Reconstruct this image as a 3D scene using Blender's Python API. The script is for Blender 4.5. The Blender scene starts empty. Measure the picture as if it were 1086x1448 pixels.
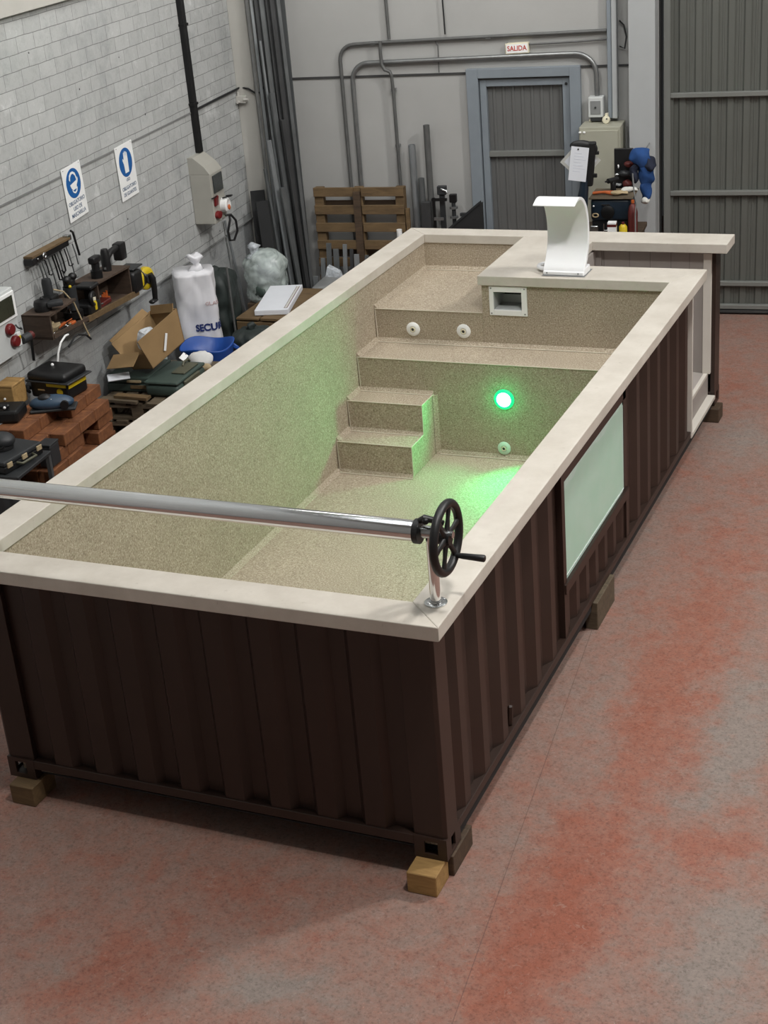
import bpy, bmesh, math, random
from mathutils import Vector, Matrix, Euler, noise
random.seed(11)
sc = bpy.context.scene
COL = sc.collection
PI = math.pi
TH = math.radians(5.9)            # the hall is turned a little against the pool
CT, ST = math.cos(TH), math.sin(TH)


def RW(x, y, z):                   # hall coordinates -> world
    return Vector((x * CT - y * ST, x * ST + y * CT, z))


def lin(c):
    return tuple(((v / 255) / 12.92 if v / 255 <= .04045 else ((v / 255 + .055) / 1.055) ** 2.4) for v in c)


# ------------------------------------------------------------------ materials
def base_mat(name):
    m = bpy.data.materials.new(name)
    m.use_nodes = True
    nt = m.node_tree
    return m, nt, nt.nodes['Principled BSDF']


def N(nt, typ, **kw):
    n = nt.nodes.new(typ)
    for k, v in kw.items():
        if k in n.inputs:
            n.inputs[k].default_value = v
        else:
            setattr(n, k, v)
    return n


def coords(nt, kind='Object', scale=None):
    tc = nt.nodes.new('ShaderNodeTexCoord')
    out = tc.outputs[kind]
    if scale is not None:
        mp = nt.nodes.new('ShaderNodeMapping')
        mp.inputs['Scale'].default_value = scale
        nt.links.new(out, mp.inputs['Vector'])
        out = mp.outputs['Vector']
    return out


def ramp(nt, fac, stops):
    r = nt.nodes.new('ShaderNodeValToRGB')
    e = r.color_ramp.elements
    while len(e) < len(stops):
        e.new(.5)
    for i, (p, c) in enumerate(stops):
        e[i].position = p
        e[i].color = (*c, 1) if len(c) == 3 else c
    nt.links.new(fac, r.inputs['Fac'])
    return r.outputs['Color']


def mixc(nt, fac, a, b, blend='MIX'):
    m = nt.nodes.new('ShaderNodeMix')
    m.data_type = 'RGBA'
    m.blend_type = blend
    for s, v in ((m.inputs[0], fac), (m.inputs[6], a), (m.inputs[7], b)):
        if hasattr(v, 'links'):
            nt.links.new(v, s)
        elif isinstance(v, (int, float)):
            s.default_value = v
        else:
            s.default_value = (*v, 1) if len(v) == 3 else v
    return m.outputs[2]


def bump(nt, bsdf, h, strength=.2, dist=.01):
    b = nt.nodes.new('ShaderNodeBump')
    b.inputs['Strength'].default_value = strength
    b.inputs['Distance'].default_value = dist
    nt.links.new(h, b.inputs['Height'])
    nt.links.new(b.outputs['Normal'], bsdf.inputs['Normal'])


def simple(name, c, rough=.5, metal=0., var=.12, scale=8., bmp=0., c2=None, stretch=None, spec=.5):
    m, nt, b = base_mat(name)
    co = coords(nt, 'Object', stretch)
    n = N(nt, 'ShaderNodeTexNoise', Scale=scale, Detail=5., Roughness=.6)
    nt.links.new(co, n.inputs['Vector'])
    l = lin(c)
    lo = tuple(v * (1 - var) for v in l) if c2 is None else lin(c2)
    hi = tuple(min(1, v * (1 + var)) for v in l) if c2 is None else l
    col = ramp(nt, n.outputs['Fac'], [(.3, lo), (.7, hi)])
    nt.links.new(col, b.inputs['Base Color'])
    b.inputs['Roughness'].default_value = rough
    b.inputs['Metallic'].default_value = metal
    b.inputs['Specular IOR Level'].default_value = spec
    if bmp:
        bump(nt, b, n.outputs['Fac'], bmp)
    return m


def mat_floor():
    m, nt, b = base_mat('resin_floor')
    co = coords(nt, 'Object')
    L = nt.links
    big = N(nt, 'ShaderNodeTexNoise', Scale=.85, Detail=6., Roughness=.62, Distortion=.4)
    L.new(co, big.inputs['Vector'])
    mid = N(nt, 'ShaderNodeTexNoise', Scale=7., Detail=10., Roughness=.76, Distortion=.3)
    L.new(co, mid.inputs['Vector'])
    fine = N(nt, 'ShaderNodeTexNoise', Scale=70., Detail=4., Roughness=.7)
    L.new(co, fine.inputs['Vector'])
    sep = N(nt, 'ShaderNodeSeparateXYZ')
    L.new(co, sep.inputs[0])

    wn = N(nt, 'ShaderNodeTexNoise', Scale=2.6, Detail=7., Roughness=.7)
    L.new(co, wn.inputs['Vector'])
    wv = N(nt, 'ShaderNodeVectorMath', operation='MULTIPLY_ADD')
    L.new(wn.outputs['Color'], wv.inputs[0])
    wv.inputs[1].default_value = (.75, .75, 0)
    wo = N(nt, 'ShaderNodeVectorMath', operation='ADD')
    wo.inputs[1].default_value = (-.375, -.375, 0)
    L.new(co, wv.inputs[2])
    L.new(wv.outputs[0], wo.inputs[0])

    def blob(cx, cy, rx, ry, ang):      # worn resin patches with shapes of their own
        mp = N(nt, 'ShaderNodeMapping')
        mp.vector_type = 'TEXTURE'
        mp.inputs['Location'].default_value = (cx, cy, 0)
        mp.inputs['Rotation'].default_value = (0, 0, math.radians(ang))
        mp.inputs['Scale'].default_value = (rx, ry, 1)
        L.new(wo.outputs[0], mp.inputs['Vector'])
        g = N(nt, 'ShaderNodeTexGradient')
        g.gradient_type = 'SPHERICAL'
        L.new(mp.outputs[0], g.inputs[0])
        return g.outputs['Fac']

    def addw(a, bb, w):
        mu = N(nt, 'ShaderNodeMath', operation='MULTIPLY_ADD')
        L.new(bb, mu.inputs[0])
        mu.inputs[1].default_value = w
        L.new(a, mu.inputs[2])
        return mu.outputs[0]
    s = N(nt, 'ShaderNodeMath', operation='MULTIPLY_ADD')
    L.new(mid.outputs['Fac'], s.inputs[0])
    s.inputs[1].default_value = .78
    h = N(nt, 'ShaderNodeMath', operation='MULTIPLY')
    L.new(big.outputs['Fac'], h.inputs[0])
    h.inputs[1].default_value = .34
    L.new(h.outputs[0], s.inputs[2])
    v = s.outputs[0]
    for a in FLOOR_RED:
        v = addw(v, blob(*a[:5]), a[5] * .74)
    for a in FLOOR_GREY:
        v = addw(v, blob(*a[:5]), -a[5])
    col = ramp(nt, v, [(.34, lin((136, 124, 117))), (.46, lin((139, 118, 109))), (.58, lin((143, 112, 101))), (.7, lin((146, 101, 87))), (.9, lin((144, 88, 71)))])
    sp = ramp(nt, fine.outputs['Fac'], [(.34, (.68, .68, .68)), (.5, (1, 1, 1)), (.64, (1.0, 1.0, 1.0)), (.73, (1.5, 1.46, 1.42))])
    col = mixc(nt, 1., col, sp, 'MULTIPLY')
    g2 = N(nt, 'ShaderNodeTexNoise', Scale=24., Detail=6., Roughness=.75)
    L.new(co, g2.inputs['Vector'])
    col = mixc(nt, 1., col, ramp(nt, g2.outputs['Fac'], [(.3, (.84, .83, .82)), (.5, (1, 1, 1)), (.7, (1.14, 1.12, 1.1))]), 'MULTIPLY')
    fk = N(nt, 'ShaderNodeTexNoise', Scale=30., Detail=7., Roughness=.8, Distortion=1.2)
    L.new(co, fk.inputs['Vector'])
    fr_ = ramp(nt, fk.outputs['Fac'], [(.57, (0, 0, 0)), (.7, (.5, .5, .5))])
    col = mixc(nt, fr_, col, lin((170, 156, 148)))
    # saw-cut joints following the hall
    mp = N(nt, 'ShaderNodeMapping')
    mp.inputs['Rotation'].default_value = (0, 0, -TH)
    L.new(co, mp.inputs['Vector'])
    sp2 = N(nt, 'ShaderNodeSeparateXYZ')
    L.new(mp.outputs[0], sp2.inputs[0])
    d = N(nt, 'ShaderNodeMath', operation='SUBTRACT')
    L.new(sp2.outputs[0], d.inputs[0])
    d.inputs[1].default_value = 1.453
    ab = N(nt, 'ShaderNodeMath', operation='ABSOLUTE')
    L.new(d.outputs[0], ab.inputs[0])
    lt = N(nt, 'ShaderNodeMath', operation='LESS_THAN')
    L.new(ab.outputs[0], lt.inputs[0])
    lt.inputs[1].default_value = .0022
    k = N(nt, 'ShaderNodeMath', operation='MULTIPLY')
    L.new(lt.outputs[0], k.inputs[0])
    k.inputs[1].default_value = .55
    col = mixc(nt, k.outputs[0], col, lin((88, 70, 64)))
    L.new(col, b.inputs['Base Color'])
    b.inputs['Roughness'].default_value = .62
    b.inputs['Specular IOR Level'].default_value = .25
    bump(nt, b, fine.outputs['Fac'], .15, .004)
    return m


FLOOR_RED = [(1.78, 1.5, .34, 2.9, -1, .36), (1.76, -.1, .36, .8, 0, .26), (1.68, -.65, .4, .4, 0, .2), (2.32, .65, .32, .42, 0, .3), (-.08, -1.0, .5, .5, 10, .24), (.4, -.3, .7, .25, 5, .12), (1.2, 6.9, .9, 1.2, 0, .08), (1.3, 4.6, .3, 1.2, 0, .1), (2.45, -.75, .3, .25, 0, .15), (2.6, 2.6, .4, .8, 0, .22)]
FLOOR_GREY = [(2.26, 1.6, .22, 1.0, -4, .34), (2.5, -.1, .26, .75, 0, .34), (.75, -.84, .4, .22, 10, .3), (-.25, -1.05, .16, .2, 0, .18), (1.16, 3.8, .35, 1.3, -4, .12), (1.62, 1.1, .22, .5, 0, .14), (2.2, -.95, .3, .3, 0, .2), (1.5, 5.5, .5, .7, 0, .2)]


def mat_brick():
    m, nt, b = base_mat('painted_brick')
    L = nt.links
    tc = coords(nt, 'Object')
    sep = N(nt, 'ShaderNodeSeparateXYZ')
    L.new(tc, sep.inputs[0])
    cmb = N(nt, 'ShaderNodeCombineXYZ')
    L.new(sep.outputs[1], cmb.inputs[0])
    L.new(sep.outputs[2], cmb.inputs[1])

    def bt(w, h, off):
        mp = N(nt, 'ShaderNodeMapping')
        mp.inputs['Location'].default_value = (0, off, 0)
        L.new(cmb.outputs[0], mp.inputs['Vector'])
        ns = N(nt, 'ShaderNodeTexNoise', Scale=6., Detail=3.)
        L.new(mp.outputs[0], ns.inputs['Vector'])
        mx = N(nt, 'ShaderNodeVectorMath', operation='MULTIPLY_ADD')
        L.new(ns.outputs['Color'], mx.inputs[0])
        mx.inputs[1].default_value = (.014, .014, 0)
        L.new(mp.outputs[0], mx.inputs[2])
        t = N(nt, 'ShaderNodeTexBrick')
        t.inputs['Scale'].default_value = 1
        t.inputs['Brick Width'].default_value = w
        t.inputs['Row Height'].default_value = h
        t.inputs['Mortar Size'].default_value = .0028
        t.inputs['Mortar Smooth'].default_value = .4
        L.new(mx.outputs[0], t.inputs['Vector'])
        return t
    t1 = bt(.25, .112, .0)
    t1.inputs['Color1'].default_value = (*lin((181, 183, 182)), 1)
    t1.inputs['Color2'].default_value = (*lin((172, 174, 173)), 1)
    t1.inputs['Mortar'].default_value = (*lin((132, 133, 132)), 1)
    t2 = bt(.5, .2, .05)
    t2.inputs['Color1'].default_value = (*lin((162, 164, 164)), 1)
    t2.inputs['Color2'].default_value = (*lin((156, 158, 158)), 1)
    t2.inputs['Mortar'].default_value = (*lin((146, 148, 148)), 1)
    ns = N(nt, 'ShaderNodeTexNoise', Scale=2.2, Detail=8., Roughness=.7)
    L.new(tc, ns.inputs['Vector'])
    hi = ramp(nt, ns.outputs['Fac'], [(.33, (.8, .81, .82)), (.5, (1, 1, 1)), (.6, (1.0, 1.0, 1.0)), (.69, (1.28, 1.28, 1.28))])
    ns2 = N(nt, 'ShaderNodeTexNoise', Scale=11., Detail=7., Roughness=.8)
    L.new(tc, ns2.inputs['Vector'])
    hi2 = ramp(nt, ns2.outputs['Fac'], [(.32, (.84, .84, .84)), (.5, (1, 1, 1)), (.6, (1., 1., 1.)), (.7, (1.26, 1.26, 1.26))])
    gt = N(nt, 'ShaderNodeMath', operation='GREATER_THAN')
    L.new(sep.outputs[2], gt.inputs[0])
    gt.inputs[1].default_value = .94
    c = mixc(nt, gt.outputs[0], t2.outputs['Color'], t1.outputs['Color'])
    c = mixc(nt, 1., c, hi, 'MULTIPLY')
    c = mixc(nt, 1., c, hi2, 'MULTIPLY')
    # scattered dark joint gaps
    vo = N(nt, 'ShaderNodeTexVoronoi', Scale=3.1)
    L.new(tc, vo.inputs['Vector'])
    lt = N(nt, 'ShaderNodeMath', operation='LESS_THAN')
    L.new(vo.outputs['Distance'], lt.inputs[0])
    lt.inputs[1].default_value = .028
    c = mixc(nt, lt.outputs[0], c, lin((60, 60, 60)))
    L.new(c, b.inputs['Base Color'])
    b.inputs['Roughness'].default_value = .8
    b.inputs['Specular IOR Level'].default_value = .2
    ad = N(nt, 'ShaderNodeMath', operation='MULTIPLY_ADD')
    L.new(t1.outputs['Fac'], ad.inputs[0])
    ad.inputs[1].default_value = -1.
    L.new(ns2.outputs['Fac'], ad.inputs[2])
    bump(nt, b, ad.outputs[0], .6, .006)
    return m


def mat_liner():
    m, nt, b = base_mat('granular_liner')
    L = nt.links
    co = coords(nt, 'Object')
    n = N(nt, 'ShaderNodeTexNoise', Scale=105., Detail=2.5, Roughness=.65)
    L.new(co, n.inputs['Vector'])
    n2 = N(nt, 'ShaderNodeTexNoise', Scale=2.5, Detail=3.)
    L.new(co, n2.inputs['Vector'])
    c = ramp(nt, n.outputs['Fac'], [(.28, lin((118, 105, 88))), (.44, lin((164, 151, 132))), (.58, lin((178, 166, 147))), (.72, lin((212, 202, 184)))])
    d = ramp(nt, n2.outputs['Fac'], [(.3, (.93, .93, .93)), (.7, (1.03, 1.03, 1.03))])
    c = mixc(nt, 1., c, d, 'MULTIPLY')
    L.new(c, b.inputs['Base Color'])
    b.inputs['Roughness'].default_value = .65
    b.inputs['Specular IOR Level'].default_value = .3
    bump(nt, b, n.outputs['Fac'], .25, .004)
    return m


def mat_coping():
    m, nt, b = base_mat('coping_stone')
    L = nt.links
    co = coords(nt, 'Object')
    n = N(nt, 'ShaderNodeTexNoise', Scale=3.5, Detail=6., Roughness=.65)
    L.new(co, n.inputs['Vector'])
    n2 = N(nt, 'ShaderNodeTexNoise', Scale=26., Detail=5., Roughness=.7)
    L.new(co, n2.inputs['Vector'])
    c = ramp(nt, n.outputs['Fac'], [(.3, lin((188, 181, 170))), (.7, lin((207, 201, 191)))])
    d = ramp(nt, n2.outputs['Fac'], [(.27, (.8, .78, .76)), (.36, (1, 1, 1)), (1, (1.02, 1.02, 1.02))])
    c = mixc(nt, 1., c, d, 'MULTIPLY')
    L.new(c, b.inputs['Base Color'])
    b.inputs['Roughness'].default_value = .6
    b.inputs['Specular IOR Level'].default_value = .3
    return m


def mat_wood(name, c1, c2, scale=(3, 18, 18), rough=.7):
    m, nt, b = base_mat(name)
    co = coords(nt, 'Object', scale)
    n = N(nt, 'ShaderNodeTexNoise', Scale=1.6, Detail=6., Roughness=.65, Distortion=.6)
    nt.links.new(co, n.inputs['Vector'])
    c = ramp(nt, n.outputs['Fac'], [(.3, lin(c1)), (.7, lin(c2))])
    nt.links.new(c, b.inputs['Base Color'])
    b.inputs['Roughness'].default_value = rough
    bump(nt, b, n.outputs['Fac'], .15, .004)
    return m


def mat_emit(name, c, s):
    m, nt, b = base_mat(name)
    b.inputs['Base Color'].default_value = (*c, 1)
    b.inputs['Emission Color'].default_value = (*c, 1)
    b.inputs['Emission Strength'].default_value = s
    return m


def mat_film(name, c, alpha_lo, alpha_hi, rough=.25, scale=12):
    m, nt, b = base_mat(name)
    co = coords(nt, 'Object')
    n = N(nt, 'ShaderNodeTexNoise', Scale=scale, Detail=4., Distortion=1.)
    nt.links.new(co, n.inputs['Vector'])
    a = ramp(nt, n.outputs['Fac'], [(.35, (alpha_lo,) * 3), (.65, (alpha_hi,) * 3)])
    nt.links.new(a, b.inputs['Alpha'])
    b.inputs['Base Color'].default_value = (*lin(c), 1)
    b.inputs['Roughness'].default_value = rough
    bump(nt, b, n.outputs['Fac'], .4, .02)
    return m


def mat_glass_pane():
    m, nt, b = base_mat('filmed_glass')
    L = nt.links
    co = coords(nt, 'Object')
    n = N(nt, 'ShaderNodeTexNoise', Scale=4., Detail=4.)
    L.new(co, n.inputs['Vector'])
    c = ramp(nt, n.outputs['Fac'], [(.3, lin((208, 240, 226))), (.7, lin((220, 244, 234)))])
    L.new(c, b.inputs['Base Color'])
    b.inputs['Roughness'].default_value = .22
    tr = N(nt, 'ShaderNodeBsdfTranslucent')
    L.new(c, tr.inputs['Color'])
    mx = N(nt, 'ShaderNodeMixShader')
    mx.inputs[0].default_value = .3
    L.new(b.outputs[0], mx.inputs[1])
    L.new(tr.outputs[0], mx.inputs[2])
    L.new(mx.outputs[0], nt.nodes['Material Output'].inputs['Surface'])
    return m


M = {}
M['floor'] = mat_floor()
M['brick'] = mat_brick()
M['liner'] = mat_liner()
M['coping'] = mat_coping()
M['brown'] = simple('container_brown', (47, 33, 27), .42, 0, .1, 3., .05, spec=.5)
M['back'] = simple('grey_wall_paint', (168, 168, 166), .6, 0, .05, 1.2, spec=.3)
M['plaster'] = simple('pale_plaster', (178, 176, 170), .8, 0, .05, 3.)
M['joint'] = simple('dark_joint', (58, 58, 58), .8)
M['ledge'] = simple('ledge_grey', (120, 121, 120), .8, 0, .1, 6.)
M['doorframe'] = simple('blue_grey_paint', (128, 136, 143), .5, 0, .06, 4.)
M['doorleaf'] = simple('door_sheet', (104, 105, 104), .5, .2, .05, 2.)
M['gate'] = simple('gate_sheet', (94, 96, 91), .55, .1, .05, 1.5)
M['gaterail'] = simple('gate_rail', (120, 122, 118), .55, .1, .05, 3.)
M['column'] = simple('column_paint', (168, 171, 172), .55, 0, .05, 1.5)
M['steelcol'] = simple('dark_steel_paint', (92, 95, 96), .5, .2, .1, 2.)
M['galv'] = simple('galvanised_steel', (140, 142, 142), .38, .75, .15, 10.)
M['oldpipe'] = simple('painted_pipe', (98, 99, 98), .5, .3, .15, 8.)
M['bar'] = simple('grey_steel_bar', (104, 107, 108), .45, .5, .25, 5., stretch=(4, 4, .6))
M['barl'] = simple('pale_steel_bar', (140, 144, 146), .45, .5, .2, 5., stretch=(4, 4, .6))
M['bard'] = simple('dark_steel_bar', (66, 67, 68), .55, .4, .2, 5., stretch=(4, 4, .6))
M['chrome'] = simple('polished_steel', (232, 233, 234), .12, 1., .03, 2.)
M['steel'] = simple('bright_steel', (190, 192, 192), .25, 1., .05, 6.)
M['black'] = simple('black_plastic', (22, 22, 23), .45, 0, .2, 8.)
M['blackm'] = simple('black_metal', (26, 26, 27), .4, .3, .2, 8.)
M['charcoal'] = simple('charcoal_plastic', (44, 46, 48), .5, 0, .15, 8.)
M['rubber'] = simple('dark_rubber', (30, 31, 32), .8)
M['blackbag'] = simple('black_bag_film', (36, 44, 42), .6, 0, .3, 5., .3)
M['white'] = simple('white_plastic', (240, 241, 240), .35, 0, .02, 4.)
M['fount'] = simple('white_gelcoat', (238, 239, 241), .3, 0, .02, 3.)
M['bagwhite'] = simple('white_bag_film', (222, 222, 226), .4, 0, .05, 4., .25)
M['cloth'] = simple('white_cloth', (214, 214, 212), .9, 0, .06, 12., .3)
M['paper'] = simple('white_paper', (224, 227, 233), .8, 0, .02, 6.)
M['paperg'] = simple('grey_paper', (206, 206, 200), .8, 0, .03, 6.)
M['lines'] = simple('faint_print', (194, 199, 210), .8)
M['grey'] = simple('grey_plastic', (128, 130, 130), .5, 0, .08, 6.)
M['beige'] = simple('beige_enamel', (164, 163, 148), .5, 0, .05, 3.)
M['panelw'] = simple('pale_grey_enamel', (196, 199, 198), .45, 0, .04, 4.)
M['eboxg'] = simple('electric_box_grey', (164, 162, 154), .5, 0, .06, 4.)
M['smoke'] = simple('smoked_window', (60, 64, 64), .2, 0, .1, 4.)
M['olive'] = simple('dark_olive_window', (52, 56, 44), .2, 0, .2, 6.)
M['red'] = simple('red_plastic', (108, 26, 28), .4, 0, .15, 6.)
M['darkred'] = simple('dark_red', (92, 34, 30), .5, 0, .2, 8.)
M['yellow'] = simple('yellow_plastic', (206, 180, 36), .4, 0, .08, 8.)
M['blue'] = simple('blue_plastic', (24, 72, 150), .4, 0, .12, 5., .1)
M['signblue'] = simple('sign_blue', (22, 92, 160), .4, 0, .03, 4.)
M['printblue'] = simple('print_blue', (34, 52, 110), .5)
M['printnavy'] = simple('sign_text', (70, 92, 122), .6)
M['exitred'] = simple('exit_red', (186, 60, 46), .5)
M['faintred'] = simple('faint_red_print', (190, 158, 156), .6)
M['toolblue'] = simple('tool_blue', (52, 72, 92), .45, 0, .2, 7.)
M['navy'] = simple('dark_navy_enamel', (26, 38, 50), .35, 0, .2, 4.)
M['jacket'] = simple('blue_cloth', (24, 64, 118), .85, 0, .25, 9., .3)
M['navycloth'] = simple('navy_cloth', (26, 32, 50), .85, 0, .25, 9., .3)
M['green'] = simple('dark_green_plastic', (62, 76, 70), .5, 0, .15, 5., .05)
M['olivecase'] = simple('olive_case', (84, 84, 68), .55, 0, .15, 5., .05)
M['brickred'] = simple('clay_brick', (138, 88, 52), .85, 0, .2, 14., .3, c2=(94, 56, 33))
M['card'] = simple('brown_cardboard', (150, 122, 84), .85, 0, .1, 5.)
M['tan'] = simple('tan_leather', (168, 150, 118), .8, 0, .15, 9.)
M['orange'] = simple('orange_plastic', (184, 92, 42), .5, 0, .15, 9.)
M['cream'] = simple('cream_plastic', (222, 216, 192), .5, 0, .05, 6.)
M['wood'] = mat_wood('pine_block', (134, 104, 60), (178, 142, 88))
M['woodold'] = mat_wood('weathered_pine', (84, 67, 45), (118, 96, 66))
M['wooddark'] = mat_wood('dark_timber', (58, 46, 36), (88, 70, 52))
M['woodgrey'] = mat_wood('grey_timber', (74, 64, 50), (104, 92, 74))
M['woodshelf'] = mat_wood('brown_shelf_wood', (58, 46, 38), (84, 68, 56))
M['recess'] = simple('greige_board', (160, 153, 148), .6, 0, .04, 3.)
M['palebd'] = simple('pale_board', (208, 203, 194), .6, 0, .03, 3.)
M['film'] = mat_film('clear_bag_film', (212, 224, 220), .3, .75, .2, 7)
M['bubble'] = mat_film('bubble_film', (214, 220, 226), .5, .95, .3, 20)
M['glass'] = mat_glass_pane()
M['smear'] = simple('film_smear', (196, 222, 212), .5, 0, .06, 20.)
M['added_roof_strip'] = mat_emit('added_roof_glow', (.95, .98, 1.), 13.)  # glow of the strips added under the roof
M['glow'] = mat_emit('lamp_lens', (.62, 1., .74), 9.)
M['bezel'] = mat_emit('lit_lamp_bezel', (.01, .85, .25), 1.)  # lamp light on the bezel put in as its own green glow
M['ring'] = simple('pale_green_ring', (196, 226, 206), .35)
M['edge'] = simple('worn_liner_edge', (196, 187, 170), .7, 0, .06, 20.)
M['seam'] = simple('board_seam', (112, 106, 102), .8)


# ------------------------------------------------------------------ mesh builder
class MB:
    def __init__(s):
        s.bm = bmesh.new()

    def _x(s, vs, rot=None, loc=(0, 0, 0)):
        m = Matrix.Translation(loc)
        if rot is not None:
            m = m @ Euler(rot).to_matrix().to_4x4()
        bmesh.ops.transform(s.bm, matrix=m, verts=vs)
        return vs

    def box(s, a, b, rot=None, bev=0., seg=1):
        """box between corners a and b (rot about its centre)"""
        a, b = Vector(a), Vector(b)
        c, d = (a + b) / 2, b - a
        t = bmesh.new()
        r = bmesh.ops.create_cube(t, size=1)
        bmesh.ops.scale(t, vec=[abs(v) for v in d], verts=t.verts)
        if bev:
            bmesh.ops.bevel(t, geom=t.edges[:], offset=bev, segments=seg, affect='EDGES', profile=.5)
        m = Matrix.Translation(c)
        if rot is not None:
            m = m @ Euler(rot).to_matrix().to_4x4()
        bmesh.ops.transform(t, matrix=m, verts=t.verts)
        s.merge(t)
        return s

    def merge(s, t):
        me = bpy.data.meshes.new('tmp')
        t.to_mesh(me)
        t.free()
        s.bm.from_mesh(me)
        bpy.data.meshes.remove(me)

    def cyl(s, p, q, r, r2=None, seg=20, caps=True):
        p, q = Vector(p), Vector(q)
        d = q - p
        t = bmesh.new()
        bmesh.ops.create_cone(t, cap_ends=caps, segments=seg, radius1=r, radius2=r if r2 is None else r2, depth=d.length)
        m = Matrix.Translation((p + q) / 2) @ d.to_track_quat('Z', 'Y').to_matrix().to_4x4()
        bmesh.ops.transform(t, matrix=m, verts=t.verts)
        s.merge(t)
        return s

    def sphere(s, c, r, rot=None, u=18, v=12):
        t = bmesh.new()
        bmesh.ops.create_uvsphere(t, u_segments=u, v_segments=v, radius=1)
        rr = (r, r, r) if isinstance(r, (int, float)) else r
        bmesh.ops.scale(t, vec=rr, verts=t.verts)
        m = Matrix.Translation(c)
        if rot is not None:
            m = m @ Euler(rot).to_matrix().to_4x4()
        bmesh.ops.transform(t, matrix=m, verts=t.verts)
        s.merge(t)
        return s

    def torus(s, c, R, r, axis=(0, 0, 1), U=40, V=12, sc=(1, 1, 1)):
        q = Vector(axis).to_track_quat('Z', 'Y').to_matrix()
        rows = []
        for i in range(U):
            a = 2 * PI * i / U
            row = []
            for j in range(V):
                b = 2 * PI * j / V
                p = Vector(((R + r * math.cos(b)) * math.cos(a) * sc[0], (R + r * math.cos(b)) * math.sin(a) * sc[1], r * math.sin(b) * sc[2]))
                row.append(s.bm.verts.new(q @ p + Vector(c)))
            rows.append(row)
        for i in range(U):
            for j in range(V):
                s.bm.faces.new((rows[i][j], rows[(i + 1) % U][j], rows[(i + 1) % U][(j + 1) % V], rows[i][(j + 1) % V]))
        return s

    def tube(s, path, r, seg=10, caps=True, close=False):
        pts = [Vector(p) for p in path]
        n = len(pts)
        rows = []
        up = None
        for i, p in enumerate(pts):
            a = pts[max(0, i - 1)]
            b = pts[min(n - 1, i + 1)]
            t = (b - a).normalized()
            if up is None:
                up = t.orthogonal().normalized()
            up = (up - t * up.dot(t))
            up = up.normalized() if up.length > 1e-6 else t.orthogonal().normalized()
            w = t.cross(up)
            rr = r[i] if isinstance(r, (list, tuple)) else r
            rows.append([s.bm.verts.new(p + (up * math.cos(2 * PI * k / seg) + w * math.sin(2 * PI * k / seg)) * rr) for k in range(seg)])
        for i in range(n - 1):
            for k in range(seg):
                s.bm.faces.new((rows[i][k], rows[i][(k + 1) % seg], rows[i + 1][(k + 1) % seg], rows[i + 1][k]))
        if caps:
            s.bm.faces.new(rows[0][::-1])
            s.bm.faces.new(rows[-1])
        return s

    def lathe(s, prof, c=(0, 0, 0), axis=(0, 0, 1), seg=28, sc=(1, 1)):
        q = Vector(axis).to_track_quat('Z', 'Y').to_matrix()
        rows = []
        for r, z in prof:
            rows.append([s.bm.verts.new(q @ Vector((max(r, 1e-4) * math.cos(2 * PI * k / seg) * sc[0], max(r, 1e-4) * math.sin(2 * PI * k / seg) * sc[1], z)) + Vector(c)) for k in range(seg)])
        for i in range(len(rows) - 1):
            for k in range(seg):
                s.bm.faces.new((rows[i][k], rows[i][(k + 1) % seg], rows[i + 1][(k + 1) % seg], rows[i + 1][k]))
        s.bm.faces.new(rows[0][::-1])
        s.bm.faces.new(rows[-1])
        return s

    def prism(s, poly, lo, hi, axis='z'):
        """polygon in the two other axes, extruded along axis"""
        def P(a, b, h):
            return {'z': (a, b, h), 'y': (a, h, b), 'x': (h, a, b)}[axis]
        A = [s.bm.verts.new(P(a, b, lo)) for a, b in poly]
        B = [s.bm.verts.new(P(a, b, hi)) for a, b in poly]
        n = len(poly)
        s.bm.faces.new(A[::-1])
        s.bm.faces.new(B)
        for i in range(n):
            s.bm.faces.new((A[i], A[(i + 1) % n], B[(i + 1) % n], B[i]))
        return s

    def sheet(s, line, lo, hi, th, axis='z'):
        """open polyline of (a,b) extruded along axis with thickness th to its left"""
        L = [Vector(p) for p in line]
        off = []
        for i, p in enumerate(L):
            d = (L[min(i + 1, len(L) - 1)] - L[max(i - 1, 0)]).normalized()
            off.append(p + Vector((-d.y, d.x)) * th)
        def P(v, h):
            a, b = v
            return {'z': (a, b, h), 'y': (a, h, b), 'x': (h, a, b)}[axis]
        V = [[s.bm.verts.new(P(v, h)) for v in R] for R in (L, off) for h in (lo, hi)]
        a0, a1, b0, b1 = V
        for i in range(len(L) - 1):
            s.bm.faces.new((a0[i], a0[i + 1], a1[i + 1], a1[i]))
            s.bm.faces.new((b0[i], b1[i], b1[i + 1], b0[i + 1]))
            s.bm.faces.new((a1[i], a1[i + 1], b1[i + 1], b1[i]))
            s.bm.faces.new((a0[i], b0[i], b0[i + 1], a0[i + 1]))
        for i in (0, len(L) - 1):
            s.bm.faces.new((a0[i], a1[i], b1[i], b0[i]))
        return s

    def quad(s, *p):
        s.bm.faces.new([s.bm.verts.new(v) for v in p])
        return s

    def map(s, f):
        for v in s.bm.verts:
            v.co = Vector(f(v.co))
        return s

    def build(s, name, mat, parent=None, smooth=False, bevel=0., loc=None, rot=None, sub=0, angle=40):
        bmesh.ops.recalc_face_normals(s.bm, faces=s.bm.faces[:])
        me = bpy.data.meshes.new(name)
        s.bm.to_mesh(me)
        s.bm.free()
        me.materials.append(M[mat] if isinstance(mat, str) else mat)
        if smooth:
            for p in me.polygons:
                p.use_smooth = True
            if hasattr(me, 'set_sharp_from_angle') and angle < 180:
                me.set_sharp_from_angle(angle=math.radians(angle))
        o = bpy.data.objects.new(name, me)
        COL.objects.link(o)
        if loc is not None:
            o.location = loc
        if rot is not None:
            o.rotation_euler = rot
        if parent is not None:
            o.parent = parent
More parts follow.
